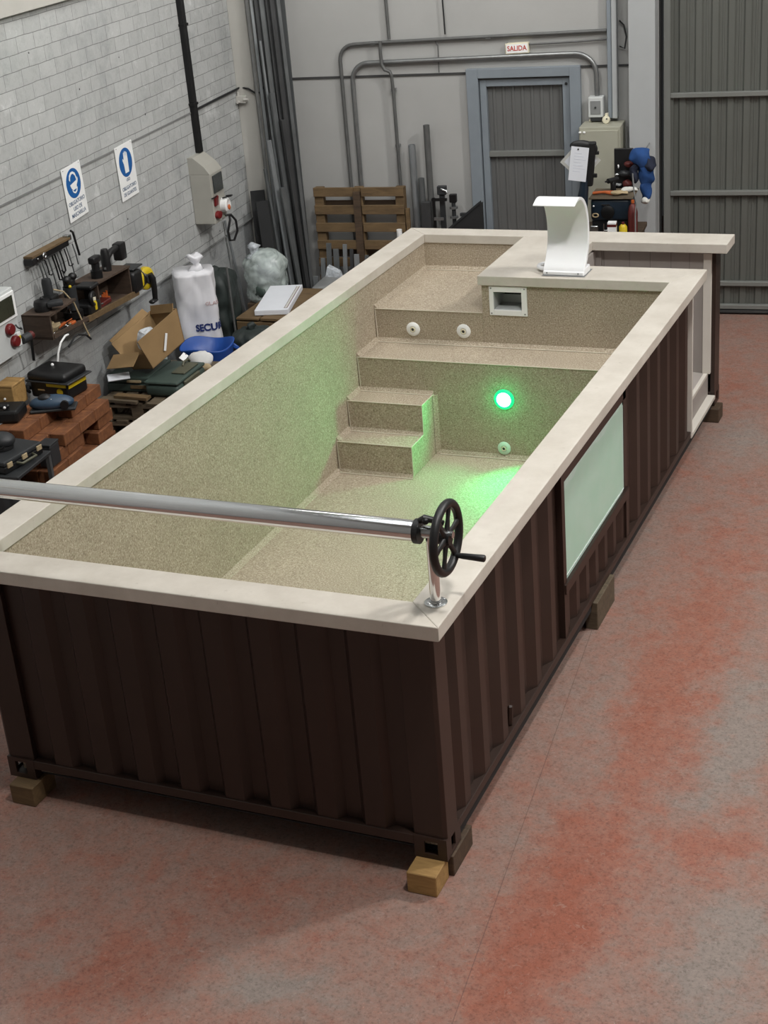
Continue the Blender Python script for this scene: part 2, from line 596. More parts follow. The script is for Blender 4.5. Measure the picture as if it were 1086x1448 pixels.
        if bevel:
            md = o.modifiers.new('bevel', 'BEVEL')
            md.width = bevel
            md.segments = 2
            md.limit_method = 'ANGLE'
        if sub:
            md = o.modifiers.new('sub', 'SUBSURF')
            md.levels = md.render_levels = sub
        return o


def tag(o, label, cat, group=None):
    o['label'] = label
    o['category'] = cat
    if group:
        o['group'] = group
    return o


def thing(name, label, cat, loc=(0, 0, 0), rz=0., rot=None, group=None, hall=True):
    o = bpy.data.objects.new(name, None)
    o.empty_display_size = .1
    COL.objects.link(o)
    if hall:
        o.location = RW(*loc)
        o.rotation_euler = rot if rot is not None else (0, 0, TH + rz)
        if rot is not None:
            o.rotation_euler = (Matrix.Rotation(TH, 3, 'Z') @ Euler(rot).to_matrix()).to_euler()
    else:
        o.location = loc
        o.rotation_euler = rot if rot is not None else (0, 0, rz)
    return tag(o, label, cat, group)


def single(mb, name, mat, label, cat, loc=(0, 0, 0), rz=0., rot=None, group=None, hall=True, **kw):
    o = mb.build(name, mat, **kw)
    if hall:
        o.location = RW(*loc)
        o.rotation_euler = (0, 0, TH + rz) if rot is None else (Matrix.Rotation(TH, 3, 'Z') @ Euler(rot).to_matrix()).to_euler()
    else:
        o.location = loc
        o.rotation_euler = (0, 0, rz) if rot is None else rot
    return tag(o, label, cat, group)


def struct(mb, name, mat, parent=None, hall=True, label=None, **kw):
    o = mb.build(name, mat, parent, **kw)
    if parent is None:
        if hall:
            o.rotation_euler = (0, 0, TH)
        o['kind'] = 'structure'
        if label:
            o['label'] = label
    return o


def text(name, s, size, mat, parent, loc, rot=(0, 0, 0), ext=.0008, bold=.0, sx=1., align='CENTER', fn=None):
    cu = bpy.data.curves.new(name, 'FONT')
    cu.body = s
    cu.size = size
    cu.extrude = ext
    cu.offset = bold
    cu.align_x = align
    cu.align_y = 'CENTER'
    cu.resolution_u = 3
    tmp = bpy.data.objects.new('tmp_text', cu)
    COL.objects.link(tmp)
    dg = bpy.context.evaluated_depsgraph_get()
    me = bpy.data.meshes.new_from_object(tmp.evaluated_get(dg))
    bpy.data.objects.remove(tmp)
    bpy.data.curves.remove(cu)
    for v in me.vertices:
        v.co.x *= sx
    if fn:
        bm = bmesh.new()
        bm.from_mesh(me)
        bmesh.ops.subdivide_edges(bm, edges=bm.edges[:], cuts=2)
        for v in bm.verts:
            v.co = fn(v.co)
        bm.to_mesh(me)
        bm.free()
    me.name = name
    me.materials.clear()
    me.materials.append(M[mat])
    o = bpy.data.objects.new(name, me)
    COL.objects.link(o)
    o.parent = parent
    o.location = loc
    o.rotation_euler = rot
    return o


def arc(c, r, a0, a1, n, plane='xz'):
    out = []
    for i in range(n + 1):
        a = math.radians(a0 + (a1 - a0) * i / n)
        u, v = r * math.cos(a), r * math.sin(a)
        out.append({'xz': (c[0] + u, c[1], c[2] + v), 'xy': (c[0] + u, c[1] + v, c[2]), 'yz': (c[0], c[1] + u, c[2] + v)}[plane])
    return out


def rough_up(mb, amp, freq, seed=0.):
    def f(p):
        q = p * freq + Vector((seed, seed * 1.7, seed * .3))
        return p + Vector((noise.noise(q), noise.noise(q + Vector((9, 3, 1))), noise.noise(q + Vector((2, 8, 5))))) * amp
    return mb.map(f)


# =================================================================== THE HALL
BY = 8.407
struct(MB().box((-9, -9.5, -.12), (12, 12, -.02)), 'floor', 'floor', hall=False)
struct(MB().box((-3.15, -9, 0), (-2.95, BY + .2, 8.8)), 'wall_left', 'brick')
struct(MB().box((-2.95, BY, 0), (-.66, BY + .2, 8.8)).box((-.66, BY, 2.22), (.27, BY + .2, 8.8)).box((.27, BY, 0), (1.03, BY + .2, 8.8)).box((1.03, BY, 6.0), (5.1, BY + .2, 8.8)).box((5.1, BY, 0), (8.2, BY + .2, 8.8)), 'wall_back', 'back')
struct(MB().box((-2.952, 2.5, 2.174), (-2.943, 8.23, 2.188)), 'trim_1', 'ledge')
struct(MB().box((-2.952, 2.5, .938), (-2.932, 8.23, .95)), 'trim_2', 'ledge')
struct(MB().box((-2.952, -2, 3.40), (-2.90, 8.23, 3.62)), 'trim_3', 'plaster')
# pilaster and steel column in the far left corner
struct(MB().box((-2.95, 8.22, 0), (-2.70, BY, 6.5), bev=.004), 'trim_4', 'plaster')
struct(MB().box((-2.60, 8.26, 0), (-2.44, 8.275, 6.5)).box((-2.527, 8.275, 0), (-2.513, 8.39, 6.5)).box((-2.60, 8.39, 0), (-2.44, 8.405, 6.5)), 'trim_5', 'steelcol')
# cladding joint of the back wall
struct(MB().box((-2.44, BY - .012, 2.235), (-.72, BY + .01, 2.253)).box((.32, BY - .012, 2.262), (.8, BY + .01, 2.28)), 'trim_6', 'joint')
# steel column beside the gate
struct(MB().box((.795, 8.20, 0), (1.026, 8.215, 6.5)).box((.9, 8.215, 0), (.92, 8.385, 6.5)).box((.795, 8.385, 0), (1.026, 8.405, 6.5)).box((1.015, 8.215, 0), (1.026, 8.385, 6.5)), 'trim_7', 'column')
# wall above gate level behind, right of the gate
struct(MB().box((8, -9, 0), (8.2, BY, 8.8)), 'wall_right', 'back')
struct(MB().box((-2.95, -9.2, 0), (8, -9, 8.8)), 'wall_front', 'back')
struct(MB().box((-3.15, -9.2, 8.8), (8.2, BY + .2, 9.0)), 'ceiling', 'back')

# ---- the little door in the back wall
d1 = MB().box((-.722, BY - .06, 0), (-.612, BY + .02, 2.285)).box((.237, BY - .06, 0), (.335, BY + .02, 2.285)).box((-.612, BY - .06, 2.2), (.237, BY + .02, 2.285))
door1 = struct(d1, 'door_1', 'doorframe', bevel=.004)
pr = []
x = -.55
i = 0
while x < .16:
    pr += [(x, BY + .03), (x + .05, BY + .03), (x + .056, BY + .022), (x + .078, BY + .022), (x + .084, BY + .03)]
    x += .089
pr = [(-.6, BY + .03)] + [p for p in pr if p[0] < .22] + [(.225, BY + .03)]
MB().sheet(pr, .02, 2.14, .006).build('door_leaf', 'doorleaf', door1)
fr = MB().box((-.605, BY - .02, .02), (-.545, BY + .03, 2.185)).box((.165, BY - .02, .02), (.23, BY + .03, 2.185)).box((-.545, BY - .02, 2.12), (.165, BY + .03, 2.185)).box((-.545, BY - .02, .02), (.165, BY + .03, .09))
fr.build('leaf_frame', 'doorframe', door1, bevel=.003)
MB().box((-.545, BY - .015, 1.475), (.165, BY + .028, 1.525)).build('cross_rail', 'gaterail', door1, bevel=.003)
MB().box((-.612, BY - .035, 2.187), (.237, BY + .0, 2.2)).build('head_gap', 'joint', door1)
MB().sphere((.20, BY - .03, 2.13), .012).build('bolt_head', 'blackm', door1)

# ---- the sliding gate
gp = [(1.16, BY + .03)]
x = 1.2
while x < 5.1:
    gp += [(x, BY + .03), (x + .012, BY + .012), (x + .062, BY + .012), (x + .074, BY + .03), (x + .095, BY + .03), (x + .1, BY + .024), (x + .112, BY + .024), (x + .117, BY + .03)]
    x += .14
gate = struct(MB().sheet(gp, .05, 6.0, .008), 'door_2', 'gate')
gf = MB().box((1.075, BY - .03, .0), (1.135, BY + .05, 6.0), bev=.004)
gf.build('gate_stile', 'gaterail', gate)
MB().box((1.135, BY - .005, .0), (1.16, BY + .03, 6.0)).build('gate_inner_stile', 'gate', gate)
for z in (.03, .252, 1.098, 1.975):
    MB().box((1.135, BY - .03, z), (5.1, BY + .02, z + .042), bev=.004).build('gate_rail', 'gaterail', gate)
MB().box((1.06, BY - .04, 0.0), (5.1, BY + .03, .022)).build('gate_track', 'joint', gate)

# =================================================================== PIPES ON THE BACK WALL
PY = BY - .03


def pipe(path, r, name, label, mat='oldpipe', clips=()):
    t = thing(name, label, 'pipe', (path[0][0], path[0][1], path[0][2]))
    o = Vector(path[0])
    MB().tube([Vector(p) - o for p in path], r, 10).build('pipe_run', mat, t, smooth=True)
    for c in clips:
        c = Vector(c) - o
        MB().box(c - Vector((.022, .014, .014)), c + Vector((.022, .03, .014))).build('pipe_clip', 'galv', t)
    return t


pipe([(-1.95, PY, .05), (-1.933, PY, 1.2), (-1.934, PY, 2.36)] + arc((-1.794, PY, 2.40), .14, 180, 92, 7) + [(-1.6, PY, 2.547), (-.9, PY, 2.558), (.575, PY, 2.578)], .017, 'wall_conduit', 'grey conduit rising behind the pallet and running highest above the door', clips=[(-1.6, PY, 2.547), (-.5, PY, 2.56)])
pipe([(-1.85, PY - .004, .05), (-1.828, PY - .004, 1.2), (-1.825, PY - .004, 2.2)] + arc((-1.665, PY - .004, 2.21), .16, 180, 92, 7) + [(-1.4, PY - .004, 2.372), (.18, PY - .004, 2.39)] + arc((.29, PY - .004, 2.2), .19, 88, 2, 8) + [(.482, PY - .004, 2.0)], .022, 'wall_conduit', 'brighter galvanised conduit running over the door and bending down into the switch box', 'galv', clips=[(-.4, PY, 2.383), (.1, PY, 2.389)])
pipe([(-1.514, PY - .05, 2.57), (-1.518, PY - .05, 2.46), (-1.515, PY - .05, 2.36), (-1.49, PY - .05, 2.31), (-1.44, PY - .05, 2.29), (-1.428, PY - .045, 2.25), (-1.425, PY - .035, 2.1), (-1.42, PY - .035, 1.2), (-1.41, PY - .035, .05)], .016, 'wall_conduit', 'kinked grey conduit dropping past two others down beside the pallet', clips=[(-1.427, PY - .02, 2.12), (-1.424, PY - .02, 1.6)])
pipe([(-1.443, PY - .006, 4.2), (-1.443, PY - .006, 2.9), (-1.438, PY - .006, 2.575)], .015, 'wall_conduit', 'short vertical conduit coming from above onto the kinked one')
pipe([(-.9, PY - .01, 2.6), (-.902, PY - .01, 2.75), (-.912, PY - .01, 3.1), (-.915, PY - .01, 4.2)], .007, 'wall_cable', 'thin dark cable hanging on the wall left of the exit sign', 'rubber')
pipe([(-.31, PY, 2.49), (-.1, PY, 2.484), (.3, PY, 2.492), (.575, PY, 2.505)], .009, 'wall_conduit', 'thin dark conduit leaving the exit sign to the right', 'oldpipe')
pipe([(-1.01, PY + .01, 2.55), (-.98, PY + .01, 2.5), (-.985, PY + .01, 2.3), (-.985, PY + .01, 2.26)], .005, 'wall_cable', 'faint grey cable dropping to the left of the exit sign', 'oldpipe')
pipe([(.69, 8.37, 2.66), (.73, 8.37, 2.62), (.752, 8.37, 2.52), (.735, 8.37, 2.42), (.69, 8.37, 2.44)], .007, 'wall_cable', 'grey cable loop behind the square posts by the column', 'rubber')
t = thing('square_post', 'blue grey double square post standing on the wall behind the beige cabinet', 'post', (.585, 8.36, 1.82))
MB().box((0, -.03, 0), (.04, .04, 4.2), bev=.004).build('post_tube', 'doorframe', t)
MB().box((.042, -.045, 0), (.088, .04, 4.2), bev=.004).build('post_tube', 'column', t)

# exit sign
t = thing('exit_sign', 'white illuminated exit box with red letters above the door', 'sign', (-.235, BY, 2.455), rot=(0, math.radians(-1.5), 0))
MB().box((-.108, -.05, -.048), (.108, 0, .048), bev=.004).build('sign_case', 'cream', t)
MB().box((-.098, -.053, -.038), (.098, -.049, .038)).build('sign_face', 'white', t)
text('sign_text', 'SALIDA', .062, 'exitred', t, (0, -.054, 0), (PI / 2, 0, 0), bold=.001, sx=.88)
MB().box((-.1, -.045, .0480), (-.09, -.005, .052)).build('sign_clip', 'grey', t)

# switch box + bell
t = thing('switch_box', 'small pale grey switch box at the end of the bright conduit right of the door', 'electric box', (.478, BY, 1.925))
MB().box((-.067, -.11, -.09), (.067, 0, .09), bev=.008, seg=2).build('box_case', 'panelw', t)
MB().box((-.046, -.115, -.062), (.046, -.109, .058), bev=.002).build('box_cover', 'grey', t)
MB().cyl((0, -.114, 0), (0, -.122, 0), .009).build('lock', 'charcoal', t)
MB().box((-.05, -.1, -.122), (.05, -.02, -.09)).build('cable_gland', 'charcoal', t)
MB().sphere((-.055, -.06, -.125), .014).build('gland_cap', 'cream', t)
t = thing('alarm_bell', 'small round cream alarm bell just above the beige cabinet', 'bell', (.58, 8.262, 1.823))
MB().lathe([(0, 0), (.035, .0), (.036, .012), (.03, .03), (.012, .036), (0, .036)], axis=(0, -1, 0), seg=24).build('bell_cap', 'cream', t, smooth=True)
MB().box((-.012, 0, -.02), (.012, .05, .05)).build('bracket', 'cream', t)
MB().cyl((.01, -.034, .012), (.01, -.04, .012), .007).build('hole', 'joint', t)

# beige cabinet
t = thing('electric_cabinet', 'tall beige steel cabinet on the back wall right of the door', 'cabinet', (.36, 8.1, 0))
MB().box((0, 0, .8), (.37, .3, 1.79), bev=.006, seg=2).build('cabinet_body', 'beige', t)
MB().box((.012, -.018, .82), (.352, 0, 1.762), bev=.003).build('cabinet_door', 'beige', t)
for xx in (.008, .045):
    MB().sphere((xx + .005, -.02, 1.748), (.013, .008, .01)).build('label_dot', 'white', t)
MB().cyl((.3, -.018, 1.3), (.3, -.03, 1.3), .012).build('lock', 'blackm', t)
MB().box((.0, .1, .0), (.37, .28, .8)).build('plinth', 'beige', t)

# =================================================================== LEFT WALL
def safety_sign(y, z, h, w, tilt, label, symbol, lines):
    t = thing('safety_sign', label, 'sign', (-2.9425, y, z), rot=(math.radians(tilt), 0, 0))
    MB().box((0, -w / 2, -h / 2), (.004, w / 2, h / 2)).build('sign_panel', 'white', t)
    # disc: local x out of wall, y to the right, z up
    cy = h * .16
    r = w * .37
    MB().cyl((.004, 0, cy), (.0055, 0, cy), r, seg=48).build('sign_disc', 'signblue', t)
    if symbol == 'mask':
        s = MB()
        # head outline, cup over mouth, strap
        out = [(-.55, .35), (-.45, .62), (-.2, .78), (.1, .78), (.38, .62), (.5, .3), (.5, -.1), (.42, .1), (.34, .42), (.1, .62), (-.15, .62), (-.36, .46), (-.44, .2)]
        s.prism([(a * r, b * r + cy) for a, b in out], .0055, .0065, 'x')
        cup = [(-.52, -.02), (.5, .12), (.6, .3), (.64, .12), (.56, -.02), (.36, -.2), (.32, -.42), (-.2, -.44), (-.4, -.28)]
        s.prism([(a * r, b * r + cy) for a, b in cup], .0055, .0065, 'x')
        jaw = [(-.36, -.4), (-.22, -.62), (.05, -.72), (.3, -.62), (.44, -.36), (.34, -.36), (.2, -.54), (.02, -.6), (-.16, -.52), (-.26, -.4)]
        s.prism([(a * r, b * r + cy) for a, b in jaw], .0055, .0065, 'x')
        s.build('sign_symbol', 'white', t)
    else:
        s = MB()
        hand = [(-.28, -.72), (.3, -.72), (.34, .2), (.32, .62), (.2, .74), (.14, .3), (.1, .72), (-.02, .8), (-.06, .3), (-.1, .72), (-.22, .7), (-.26, .2), (-.4, .34), (-.46, .2), (-.32, -.1)]
        s.prism([(a * r, b * r + cy) for a, b in hand], .0055, .0065, 'x')
        s.build('sign_symbol', 'white', t)
    for k, (tx, sz, zz) in enumerate(lines):
        text('sign_text', tx, sz, 'printnavy', t, (.0042, 0, zz), (PI / 2, 0, PI / 2), sx=.92, bold=.0006)
    for dy, dz in ((-.42, .47), (.42, .47)):
        MB().sphere((.005, dy * w, dz * h), .004).build('screw', 'steel', t)
    return t


safety_sign(4.83, 2.03, .41, .305, 3., 'blue and white mask sign, lower and nearer of the two on the brick wall', 'mask',
            [('OBLIGATORIO', .043, -.075), ('USO DE', .043, -.122), ('MASCARILLA', .043, -.168)])
safety_sign(5.728, 1.983, .44, .315, 1.5, 'blue and white glove sign, further one beside the black conduit on the brick wall', 'glove',
            [('USO', .036, -.07), ('OBLIGATORIO', .042, -.13), ('DE GUANTES', .042, -.178)])

t = thing('cable_trunking', 'black vertical cable trunking on the brick wall above the grey electric box', 'conduit', (-2.95, 7.15, 1.824))
MB().box((0, -.035, 0), (.05, .035, 2.6), bev=.005).map(lambda p: (p.x, p.y - .02 * p.z / 2.6, p.z)).build('duct', 'blackm', t)
for z in (.42, 1.1):
    MB().box((0, -.05, z), (.056, .04, z + .022)).build('duct_clip', 'blackm', t)

t = thing('socket_box', 'grey electric socket box with red sockets below the black trunking', 'electric box', (-2.95, 7.06, 1.22))
MB().box((0, -.14, 0), (.2, .14, .45), bev=.008, seg=2).build('box_case', 'eboxg', t)
MB().prism([(0, .45), (.2, .45), (.15, .52), (.05, .6), (0, .6)], -.14, .14, 'y').build('box_hood', 'eboxg', t)
MB().box((.2, -.1, .27), (.214, .1, .43), bev=.004).build('window_cover', 'smoke', t)
MB().box((.2, -.125, .16), (.224, -.06, .25), rot=(0, .1, 0), bev=.006).build('socket', 'red', t)
MB().lathe([(.0, 0), (.045, 0), (.042, .03), (.03, .034), (0, .034)], (.2, -.08, .075), (1, 0, 0), sc=(1.2, .8)).build('socket', 'red', t, smooth=True)
MB().lathe([(0, 0), (.065, 0), (.065, .05), (.05, .06), (.03, .05), (0, .05)], (.2, .065, .13), (1, 0, 0)).build('socket', 'white', t, smooth=True)
MB().sphere((.262, .065, .11), (.012, .02, .025)).build('plug_face', 'orange', t)
MB().tube([(.2, -.16, .24), (.22, -.125, .245), (.225, -.1, .25)], .006).build('latch', 'blackm', t)
MB().tube([(.22, .03, .2), (.3, .05, .215), (.29, .1, .21), (.22, .12, .2)], .006).build('latch', 'blackm', t)
o = MB().tube([(.24, .0, .05), (.28, .04, .045), (.3, .09, -.02), (.3, .1, -.12), (.27, .07, -.2), (.25, .02, -.19), (.25, .0, -.1), (.27, .03, .0), (.26, .05, .05)], .011).build('cord_loop', 'black', t, smooth=True)

pipe([(-2.93, 7.2, 2.195), (-2.93, 7.75, 2.2), (-2.93, 8.2, 2.2), (-2.915, 8.24, 2.205), (-2.82, 8.2, 2.195), (-2.74, 8.19, 2.15), (-2.7, 8.2, 2.16), (-2.68, 8.25, 2.2)], .009, 'wall_cable', 'dark cable running along the wall ledge to the pale corner pilaster', 'rubber')
t = thing('junction_box', 'small pale junction box with clamps on the edge of the corner pilaster', 'electric box', (-2.95, 8.22, 2.1))
MB().box((0, -.05, -.035), (.1, 0, .035), bev=.005).build('box_case', 'plaster', t)
MB().cyl((.02, -.025, .03), (.02, -.025, .07), .013).cyl((.08, -.05, .0), (.13, -.05, 0), .012).build('gland', 'plaster', t)
MB().cyl((.03, -.05, -.02), (.03, -.085, -.02), .012).build('gland', 'plaster', t)

# control panel at the picture's left edge
t = thing('control_panel', 'white electric control panel with red switches on the brick wall left of the tool shelf', 'electric panel', (-2.95, 3.0, 1.19))
MB().box((0, 0, 0), (.1, .572, .47), bev=.006).build('panel_case', 'panelw', t)
MB().box((.1, .02, .26), (.115, .56, .45), bev=.004).build('window_frame', 'white', t)
MB().box((.115, .06, .285), (.12, .52, .425)).build('window_glass', 'olive', t)
for yy, zz in ((.43, .2), (.47, .1)):
    MB().lathe([(0, 0), (.048, 0), (.05, .02), (.04, .034), (0, .036)], (.1, yy, zz), (1, 0, 0), sc=(1, .85)).build('switch', 'red', t, smooth=True)
MB().tube([(.115, .505, .21), (.135, .5, .19), (.135, .545, .165), (.12, .56, .17)], .006).build('latch', 'charcoal', t)
MB().box((.1, .5, .05), (.12, .545, .15), bev=.004).build('cover', 'white', t)
MB().box((.12, .51, .1), (.124, .535, .125)).build('label_tag', 'yellow', t)
t = thing('power_plug', 'dark red plug with a black lead at the corner of the control panel', 'plug', (-2.825, 3.62, 1.27))
MB().cyl((-.02, -.05, -.005), (0, .02, .0), .034, seg=16).build('plug_body', 'charcoal', t, smooth=True)
MB().cyl((0, .02, 0), (.005, .05, .003), .03, seg=16).build('plug_collar', 'darkred', t, smooth=True)
MB().cyl((0, .04, -.02), (-.03, .07, -.2), .011).build('lead', 'black', t)

# tool rack with hex keys
t = thing('tool_rack', 'wooden rack bar holding hex keys on the brick wall above the shelf', 'rack', (-2.95, 4.25, 1.745), rot=(math.radians(-1), 0, 0))
MB().box((0, -.3, 0), (.075, .28, .015)).build('rack_board', 'woodold', t)
MB().box((.02, -.3, -.045), (.07, .26, 0), bev=.004).build('rack_bar', 'blackm', t)
MB().box((.005, -.315, -.05), (.08, -.25, .0), bev=.006).build('end_cap', 'black', t)
MB().torus((.075, -.13, -.02), .018, .009, (1, 0, 0)).build('hook', 'steel', t, smooth=True)
MB().sphere((.075, -.23, -.02), .01).build('hook', 'steel', t)
MB().box((.02, .26, -.012), (.07, .31, .03), bev=.003).build('hook', 'steel', t)
hk = [(4.02, .17, 'thin grey hex key at the near end of the wall rack, shortest of all', .05), (4.06, .30, 'long pale hex key second from the near end of the wall rack', 0), (4.10, .12, 'short black hex key third from the near end of the wall rack', .04), (4.16, .27, 'long grey hex key hanging below the shiny ring of the wall rack', 0),
      (4.22, .2, 'black hex key hooked left of the rack middle with a bent foot', .06), (4.25, .34, 'longest dark hex key hanging at the middle of the wall rack', 0), (4.30, .2, 'thick hex key right of the rack middle', .0), (4.34, .16, 'black hex key with knob end right of the rack middle', -.07), (4.40, .14, 'short hex key leaning outwards third from the far end of the rack', .05), (4.45, .25, 'thin grey hex key second from the far end of the rack', .03), (4.54, .17, 'grey hex key just beyond the far end hook of the rack', .0)]
for k, (y, ln, lb, foot) in enumerate(hk):
    m_ = 'blackm' if k in (2, 4, 5, 7, 8) else 'bar'
    lean = .05 * ln / .2
    pts = [(0, 0, 0), (.004, lean * .5, -ln * .5), (.0, lean, -ln)]
    if foot:
        pts += [(.006, lean + foot * .5, -ln - .008), (.008, lean + foot, -ln - (.0 if foot > 0 else -.02))]
    single(MB().tube(pts, .0065 if k in (4, 5, 7) else .005, 6), 'hex_key', m_, lb, 'hex key', (-2.875 + .004 * (k % 3), y, 1.7), group='hex keys on the wall rack')
single(MB().tube([(0, 0, .03), (.0, .03, .01), (.0, .06, -.12), (.0, .075, -.18)], .009, 8), 'hex_key', 'black', 'thick black hex key hooked over the far end of the rack', 'hex key', (-2.89, 4.58, 1.76), group='hex keys on the wall rack')

# =================================================================== TOOL SHELF
SZ = lambda y: 1.16 - .062 * (y - 3.78)          # top of the sagging bottom board
t = thing('wall_shelf', 'dark wooden box shelf loaded with power tools on the brick wall', 'shelf', (-2.95, 3.78, 0))


def shf(mb, k):     # shear with the sag
    return mb.map(lambda p: (p.x, p.y, p.z - k * p.y))


shf(MB().box((0, 0, 1.195), (.23, 1.42, 1.215)), .062).build('bottom_board', 'woodshelf', t)
shf(MB().box((.215, .55, 1.185), (.235, 1.42, 1.228)), .062).build('front_lip', 'woodold', t)
shf(MB().box((.21, .02, 1.2), (.235, .55, 1.228)), .062).build('front_lip', 'woodshelf', t)
MB().box((0, -.0, 1.2), (.23, .018, 1.378)).build('end_board', 'woodshelf', t)
MB().box((0, 1.32, 1.12), (.22, 1.336, 1.36)).build('end_board', 'woodshelf', t)
MB().box((.0, 0, 1.365), (.23, .42, 1.38)).build('top_board', 'woodshelf', t)
shf(MB().box((.0, .78, 1.41), (.23, 1.34, 1.425)), .045).build('top_board', 'woodshelf', t)
MB().box((0, .78, 1.16), (.22, .795, 1.38)).build('divider', 'woodshelf', t)
shf(MB().box((0, 0, 1.2), (.012, 1.33, 1.37)), .03).build('back_board', 'woodshelf', t)


def T(x, y):
    return -2.95 + x, 3.78 + y


def tool(name, label, cat, x, y, z, rz=0., rot=None):
    return thing(name, label, cat, (-2.95 + x, 3.78 + y, z), rz, rot)


# round sander at the left on the top board
t = tool('orbital_sander', 'black round sander lying at the near end of the shelf top', 'power tool', .12, .12, 1.38)
MB().lathe([(0, 0), (.062, 0), (.066, .02), (.066, .05), (.058, .075), (.03, .085), (0, .085)], seg=28).build('sander_head', 'black', t, smooth=True)
MB().box((.03, -.02, .03), (.15, .06, .07), rot=(0, 0, .6), bev=.012, seg=2).build('handle', 'charcoal', t, smooth=True)
MB().sphere((0, 0, .09), .014).build('knob', 'black', t)
MB().box((.06, -.03, .045), (.067, .01, .055)).build('badge', 'grey', t)
t = tool('battery_pack', 'upright black battery tool beside the sander on the shelf', 'power tool', .1, .27, 1.38)
MB().box((-.05, -.055, 0), (.05, .055, .07), bev=.012, seg=2).build('base', 'black', t)
MB().lathe([(.034, .0), (.036, .1), (.03, .13), (0, .135)], (0, -.01, .065), seg=16, sc=(1.1, 1)).build('grip', 'charcoal', t, smooth=True)
# middle: router with two knobs, cordless tool
t = tool('plunge_router', 'dark plunge router with twin knobs in the broken middle of the shelf', 'power tool', .13, .52, 1.20)
MB().cyl((0, 0, 0), (0, 0, .05), .075).build('base_plate', 'blackm', t)
MB().cyl((0, 0, .06), (0, 0, .24), .05, seg=20).build('motor', 'charcoal', t, smooth=True)
for s in (-1, 1):
    MB().cyl((.0, s * .045, .05), (0, s * .045, .2), .008).build('guide_rod', 'steel', t)
    MB().sphere((.01, s * .045 + .01, .3), (.032, .038, .03)).build('knob', 'black', t, smooth=True)
MB().box((-.025, -.05, .24), (.03, .06, .29), bev=.01).build('yoke', 'black', t)
MB().cyl((.0, -.09, .13), (.0, -.15, .13), .045, seg=16).build('dial', 'charcoal', t, smooth=True)
MB().sphere((.03, -.04, .25), .012).build('brass_screw', 'yellow', t)
t = tool('belt_drive', 'black motor tool with a wheel lying on the shelf right of the router', 'power tool', .17, .68, 1.165)
MB().box((-.1, -.08, .02), (.06, .1, .1), bev=.015, seg=2).build('motor_housing', 'black', t)
MB().torus((.05, 0, .13), .045, .018, (1, .2, 0)).build('wheel', 'blackm', t, smooth=True)
MB().box((-.08, -.02, .2), (.06, .12, .23), bev=.008).build('handle', 'black', t)
MB().box((-.06, .08, .1), (-.02, .11, .21)).build('stanchion', 'blackm', t)
t = tool('glue_bottle', 'small yellow bottle standing in the middle of the shelf front', 'bottle', .215, .7, 1.205)
MB().lathe([(0, 0), (.022, 0), (.024, .05), (.016, .075), (0, .076)], seg=16).build('bottle_body', 'yellow', t, smooth=True)
MB().cyl((0, 0, .074), (0, 0, .095), .02, seg=14).build('cap', 'cream', t)
t = tool('hand_plane', 'black hand plane with bright edge on the shelf lip', 'plane', .2, .78, 1.13, 0)
MB().box((-.03, -.1, .0), (.03, .1, .03), bev=.006).build('plane_body', 'black', t)
MB().tube([(0, -.06, .03), (0, -.03, .06), (.0, .04, .075), (0, .08, .07)], .008).build('blade', 'steel', t)
t = tool('orange_fitting', 'small orange fitting lying at the shelf front', 'fitting', .21, .34, 1.205)
MB().box((-.02, -.03, 0), (.02, .03, .022), bev=.006).build('fitting_body', 'orange', t)
MB().cyl((.0, -.04, .012), (0, -.03, .012), .008).build('nipple', 'tan', t)
single(MB().tube([(-.05, 0, .27), (.0, .05, .24), (.05, .09, .14), (.08, .12, -.02), (.1, .15, -.14)], .006), 'air_hose', 'tan', 'thin tan hose hanging over the front of the shelf', 'hose', (-2.80, 4.12, 1.2))
single(MB().tube([(.05, .06, .0), (.06, .1, .03), (.06, .15, .05), (.06, .2, .05), (.05, .34, .0), (.04, .42, -.06)], .008), 'shelf_cable', 'rubber', 'black cable sagging below the shelf towards the cardboard box', 'cable', (-2.76, 3.9, 1.08))
t = tool('white_lead', 'white cable looping down from the near corner of the shelf', 'cable', .24, .1, 1.17)
MB().tube([(0, .1, .0), (.01, .04, .01), (.0, -.02, -.02), (-.01, -.06, -.08), (-.02, -.08, -.16), (-.03, -.09, -.2)], .008).build('cord', 'white', t, smooth=True)
for k, (x, y, c, lb) in enumerate([(.12, .15, 'tan', 'tan rag in the near bay of the shelf'), (.14, .3, 'orange', 'orange tool handle in the near bay of the shelf'), (.19, .2, 'steel', 'bright spanner on the near shelf lip'), (.12, .95, 'darkred', 'red box in the far bay of the shelf'), (.1, 1.05, 'orange', 'orange bits standing in the far bay of the shelf')]):
    mb = MB()
    if c == 'steel':
        mb.box((-.01, -.08, 0), (.01, .08, .008)).torus((0, -.09, .004), .016, .006).torus((0, .09, .004), .016, .006)
        nm, ct = 'spanner', 'spanner'
    elif c == 'darkred':
        mb.box((-.06, -.1, 0), (.06, .1, .035), bev=.006)
        nm, ct = 'red_case', 'case'
    elif k == 0:
        mb.sphere((0, 0, .03), (.07, .09, .035))
        rough_up(mb, .03, 22)
        nm, ct = 'rag', 'rag'
    elif k == 1:
        mb.cyl((0, -.06, .012), (0, .05, .012), .012).cyl((0, .05, .012), (.02, .13, .02), .004)
        nm, ct = 'screwdriver', 'screwdriver'
    else:
        for q in range(4):
            mb.cyl((0, q * .025, 0), (0, q * .025 + .004, .06 + .01 * (q % 2)), .009, seg=8)
        mb.box((-.015, -.02, 0), (.015, .1, .02))
        nm, ct = 'bit_set', 'bits'
    single(mb, nm, c, lb, ct, (-2.95 + x, 3.78 + y, SZ(3.78 + y) + .055))
